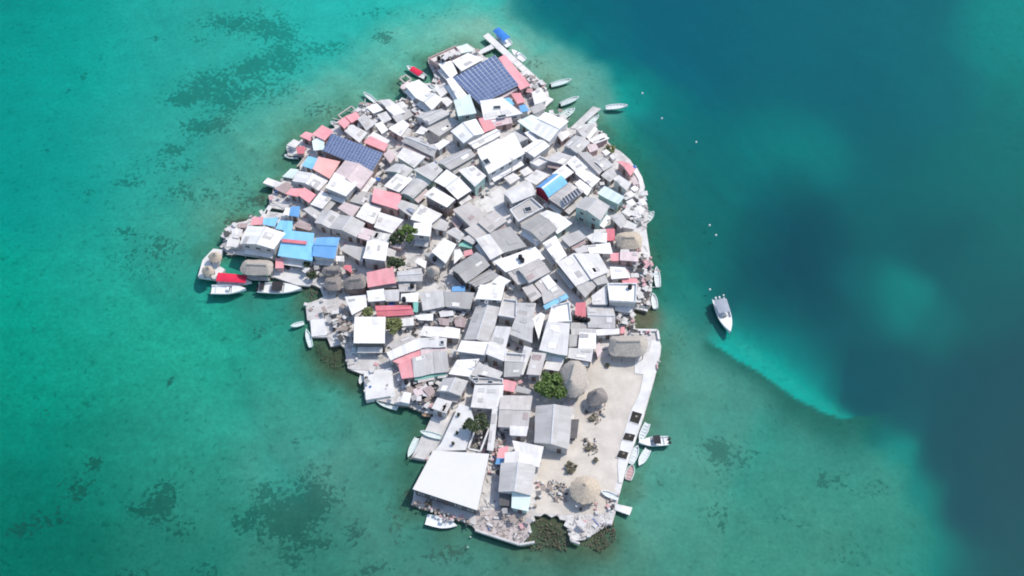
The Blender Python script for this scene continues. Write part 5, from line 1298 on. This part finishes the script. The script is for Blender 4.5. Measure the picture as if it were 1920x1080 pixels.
def clutter(name, poly, n, z=.82, w=(.45,.16,.10,.08,.19,.02), smax=1.3):
    mb = MB(); W = [P(x, y, z) for x, y in poly]; xs = [p.x for p in W]; ys = [p.y for p in W]; k = t = 0
    while k < n and t < n*40:
        t += 1; x, y = random.uniform(min(xs), max(xs)), random.uniform(min(ys), max(ys))
        if not inside((x, y), W): continue
        if smax == 1.3 and z == .82 and any(inside((x, y), q) for q in KEEP): continue
        if any(inside((x, y), f[0]) for f in FOOT if abs(f[0][0].x-x) < 25 and abs(f[0][0].y-y) < 25): continue
        k += 1; mi = random.choices(range(6), w)[0]; kind_ = random.random(); a = random.uniform(0, 6.28)
        if kind_ < .45: mb.box((x, y, z-.02), random.uniform(.3, smax), random.uniform(.25, .8), random.uniform(.15, .7), a, mi)
        elif kind_ < .75:
            l = random.uniform(.8, 2.4)*min(1, smax/1.1); mb.beam((x, y, z+random.uniform(.05,.2)), (x+l*math.cos(a), y+l*math.sin(a), z+random.uniform(.05,.5)), .14, .08, mi)
        elif kind_ < .88: mb.cyl((x, y, z-.02), (x, y, z+.6*smax), .22*smax, .22*smax, 8, mi)
        else: mb.box((x, y, z+random.uniform(.8, 1.5)*smax), random.uniform(.55, 1.4)*smax, random.uniform(.5, 1.1)*smax, .05, a, mi)
    o = mb.build(name, CLM); kind(o, 'stuff'); return o
clutter('yard_clutter', ISLAND, 1250)
dark = (.2,.32,.2,.1,.18,.0)
clutter('yard_clutter', T(660,660,[(770,360),(1080,340),(1060,560),(1000,760),(780,700),(720,560)]), 170, .82, dark)
clutter('yard_clutter', T(720,540,[(210,380),(640,300),(1040,300),(1020,500),(480,500),(220,560)]), 220, .82, (.5,.2,.14,.06,.1,0))
clutter('yard_clutter', T(1040,360,[(860,20),(1120,60),(1170,170),(1090,430),(960,380),(880,200)]), 240, .82, (.6,.08,.14,.03,.15,0))
clutter('yard_clutter', T(1040,480,[(1040,30),(1230,30),(1220,350),(1200,690),(1030,640),(1000,300)]), 200, .93, (.42,.14,.12,.12,.2,0))
clutter('yard_clutter', T(1040,480,[(750,720),(980,690),(1000,900),(960,930),(770,900)]), 80, .82, (.42,.14,.12,.12,.2,0))
clutter('yard_clutter', T(540,540,[(430,280),(790,270),(800,560),(700,720),(560,520)]), 95, .93, (.45,.3,.1,.02,.13,0))
clutter('yard_clutter', T(900,740,[(20,600),(220,560),(330,680),(180,1000),(60,1000)]), 90, .82, (.4,.2,.14,.14,.1,.02))
clutter('yard_clutter', T(900,880,[(860,120),(1110,200),(1100,420),(900,420)]), 60, .86, (.5,.2,.14,.02,.14,0), .8)
clutter('yard_clutter', T(1040,740,[(340,120),(620,180),(640,380),(420,340)]), 36, .84, (.1,.5,.3,0,.1,0), .4)
clutter('yard_clutter', T(1040,740,[(330,560),(520,560),(560,740),(400,760)]), 34, .84, (.1,.5,.3,0,.1,0), .4)
clutter('yard_clutter', T(360,400,[(470,200),(640,180),(600,470),(440,470),(420,330)]), 150, .82, (.7,.06,.1,.02,.12,0))
clutter('yard_clutter', T(360,400,[(1420,560),(1600,620),(1600,800),(1440,780)]), 80, .96, (.4,.1,.25,0,.2,.02))
clutter('yard_clutter', T(720,40,[(580,470),(880,330),(980,420),(700,560)]), 36, 3.1, (.4,.1,.3,.05,.15,0))
clutter('yard_clutter', T(720,160,[(20,220),(300,220),(620,420),(540,620),(200,480),(0,420)]), 220, .82, (.7,.05,.12,.02,.12,0))
clutter('yard_clutter', T(520,160,[(1060,260),(1500,200),(1560,560),(1300,560),(900,620),(860,560)]), 240, .82, (.7,.05,.12,.02,.12,0))
clutter('yard_clutter', T(920,40,[(350,640),(700,800),(700,960),(420,960)]), 90, .96, (.6,.12,.1,.06,.12,0))
clutter('yard_clutter', T(740,880,[(230,370),(620,520),(1000,640),(960,700),(560,610),(230,460)]), 46, 1.1, (.3,.25,.2,.08,.17,0), .6)
# upright bleached stakes along the rubble yard in the south
mb = MB(); Wp = [P(x, y, .9) for x, y in T(900,880,[(0,560),(640,600),(600,900),(540,930),(0,770)])]
xs = [p.x for p in Wp]; ys = [p.y for p in Wp]; k = 0
while k < 120:
    x, y = random.uniform(min(xs), max(xs)), random.uniform(min(ys), max(ys))
    if inside((x, y), Wp):
        k += 1; l = random.uniform(.5, 1.5); a = random.uniform(0, 6.28); mb.beam((x, y, .88), (x+.5*l*math.cos(a), y+.5*l*math.sin(a), .9+random.uniform(.2, 1.0)), .10, .10)
kind(mb.build('timber_stakes', WOODP), 'stuff')
# mooring buoys
for x, y, lab in ((1204.5,175,'White mooring buoy off the northern jetties'),(1305.5,266.5,'Faint small buoy far off the east shore'),(1330.5,422.5,'Upper of two close buoys off the east shore'),(1342.5,441,'Brighter lower buoy of the close pair off the east shore'),(1331,543,'Buoy just left above the anchored launch'),(1356.5,554,'Buoy just right above the anchored launch'),(1241,222,'Tiny buoy near the north-east canoes'),(882,1007,'White float off the southern sea wall'),(877,1026,'Second white float further off the southern sea wall')):
    p = P(x, y, 0); m = MB(); r_ = .16 if y > 900 else .24; m.cyl((0,0,-.2), (0,0,.16), r_, r_*.9, 10); m.cyl((0,0,.16), (0,0,.28), r_*.9, r_*.25, 10); o = m.build('buoy', BOATW, None, p); tag(o, lab, 'buoy', 'mooring buoys')
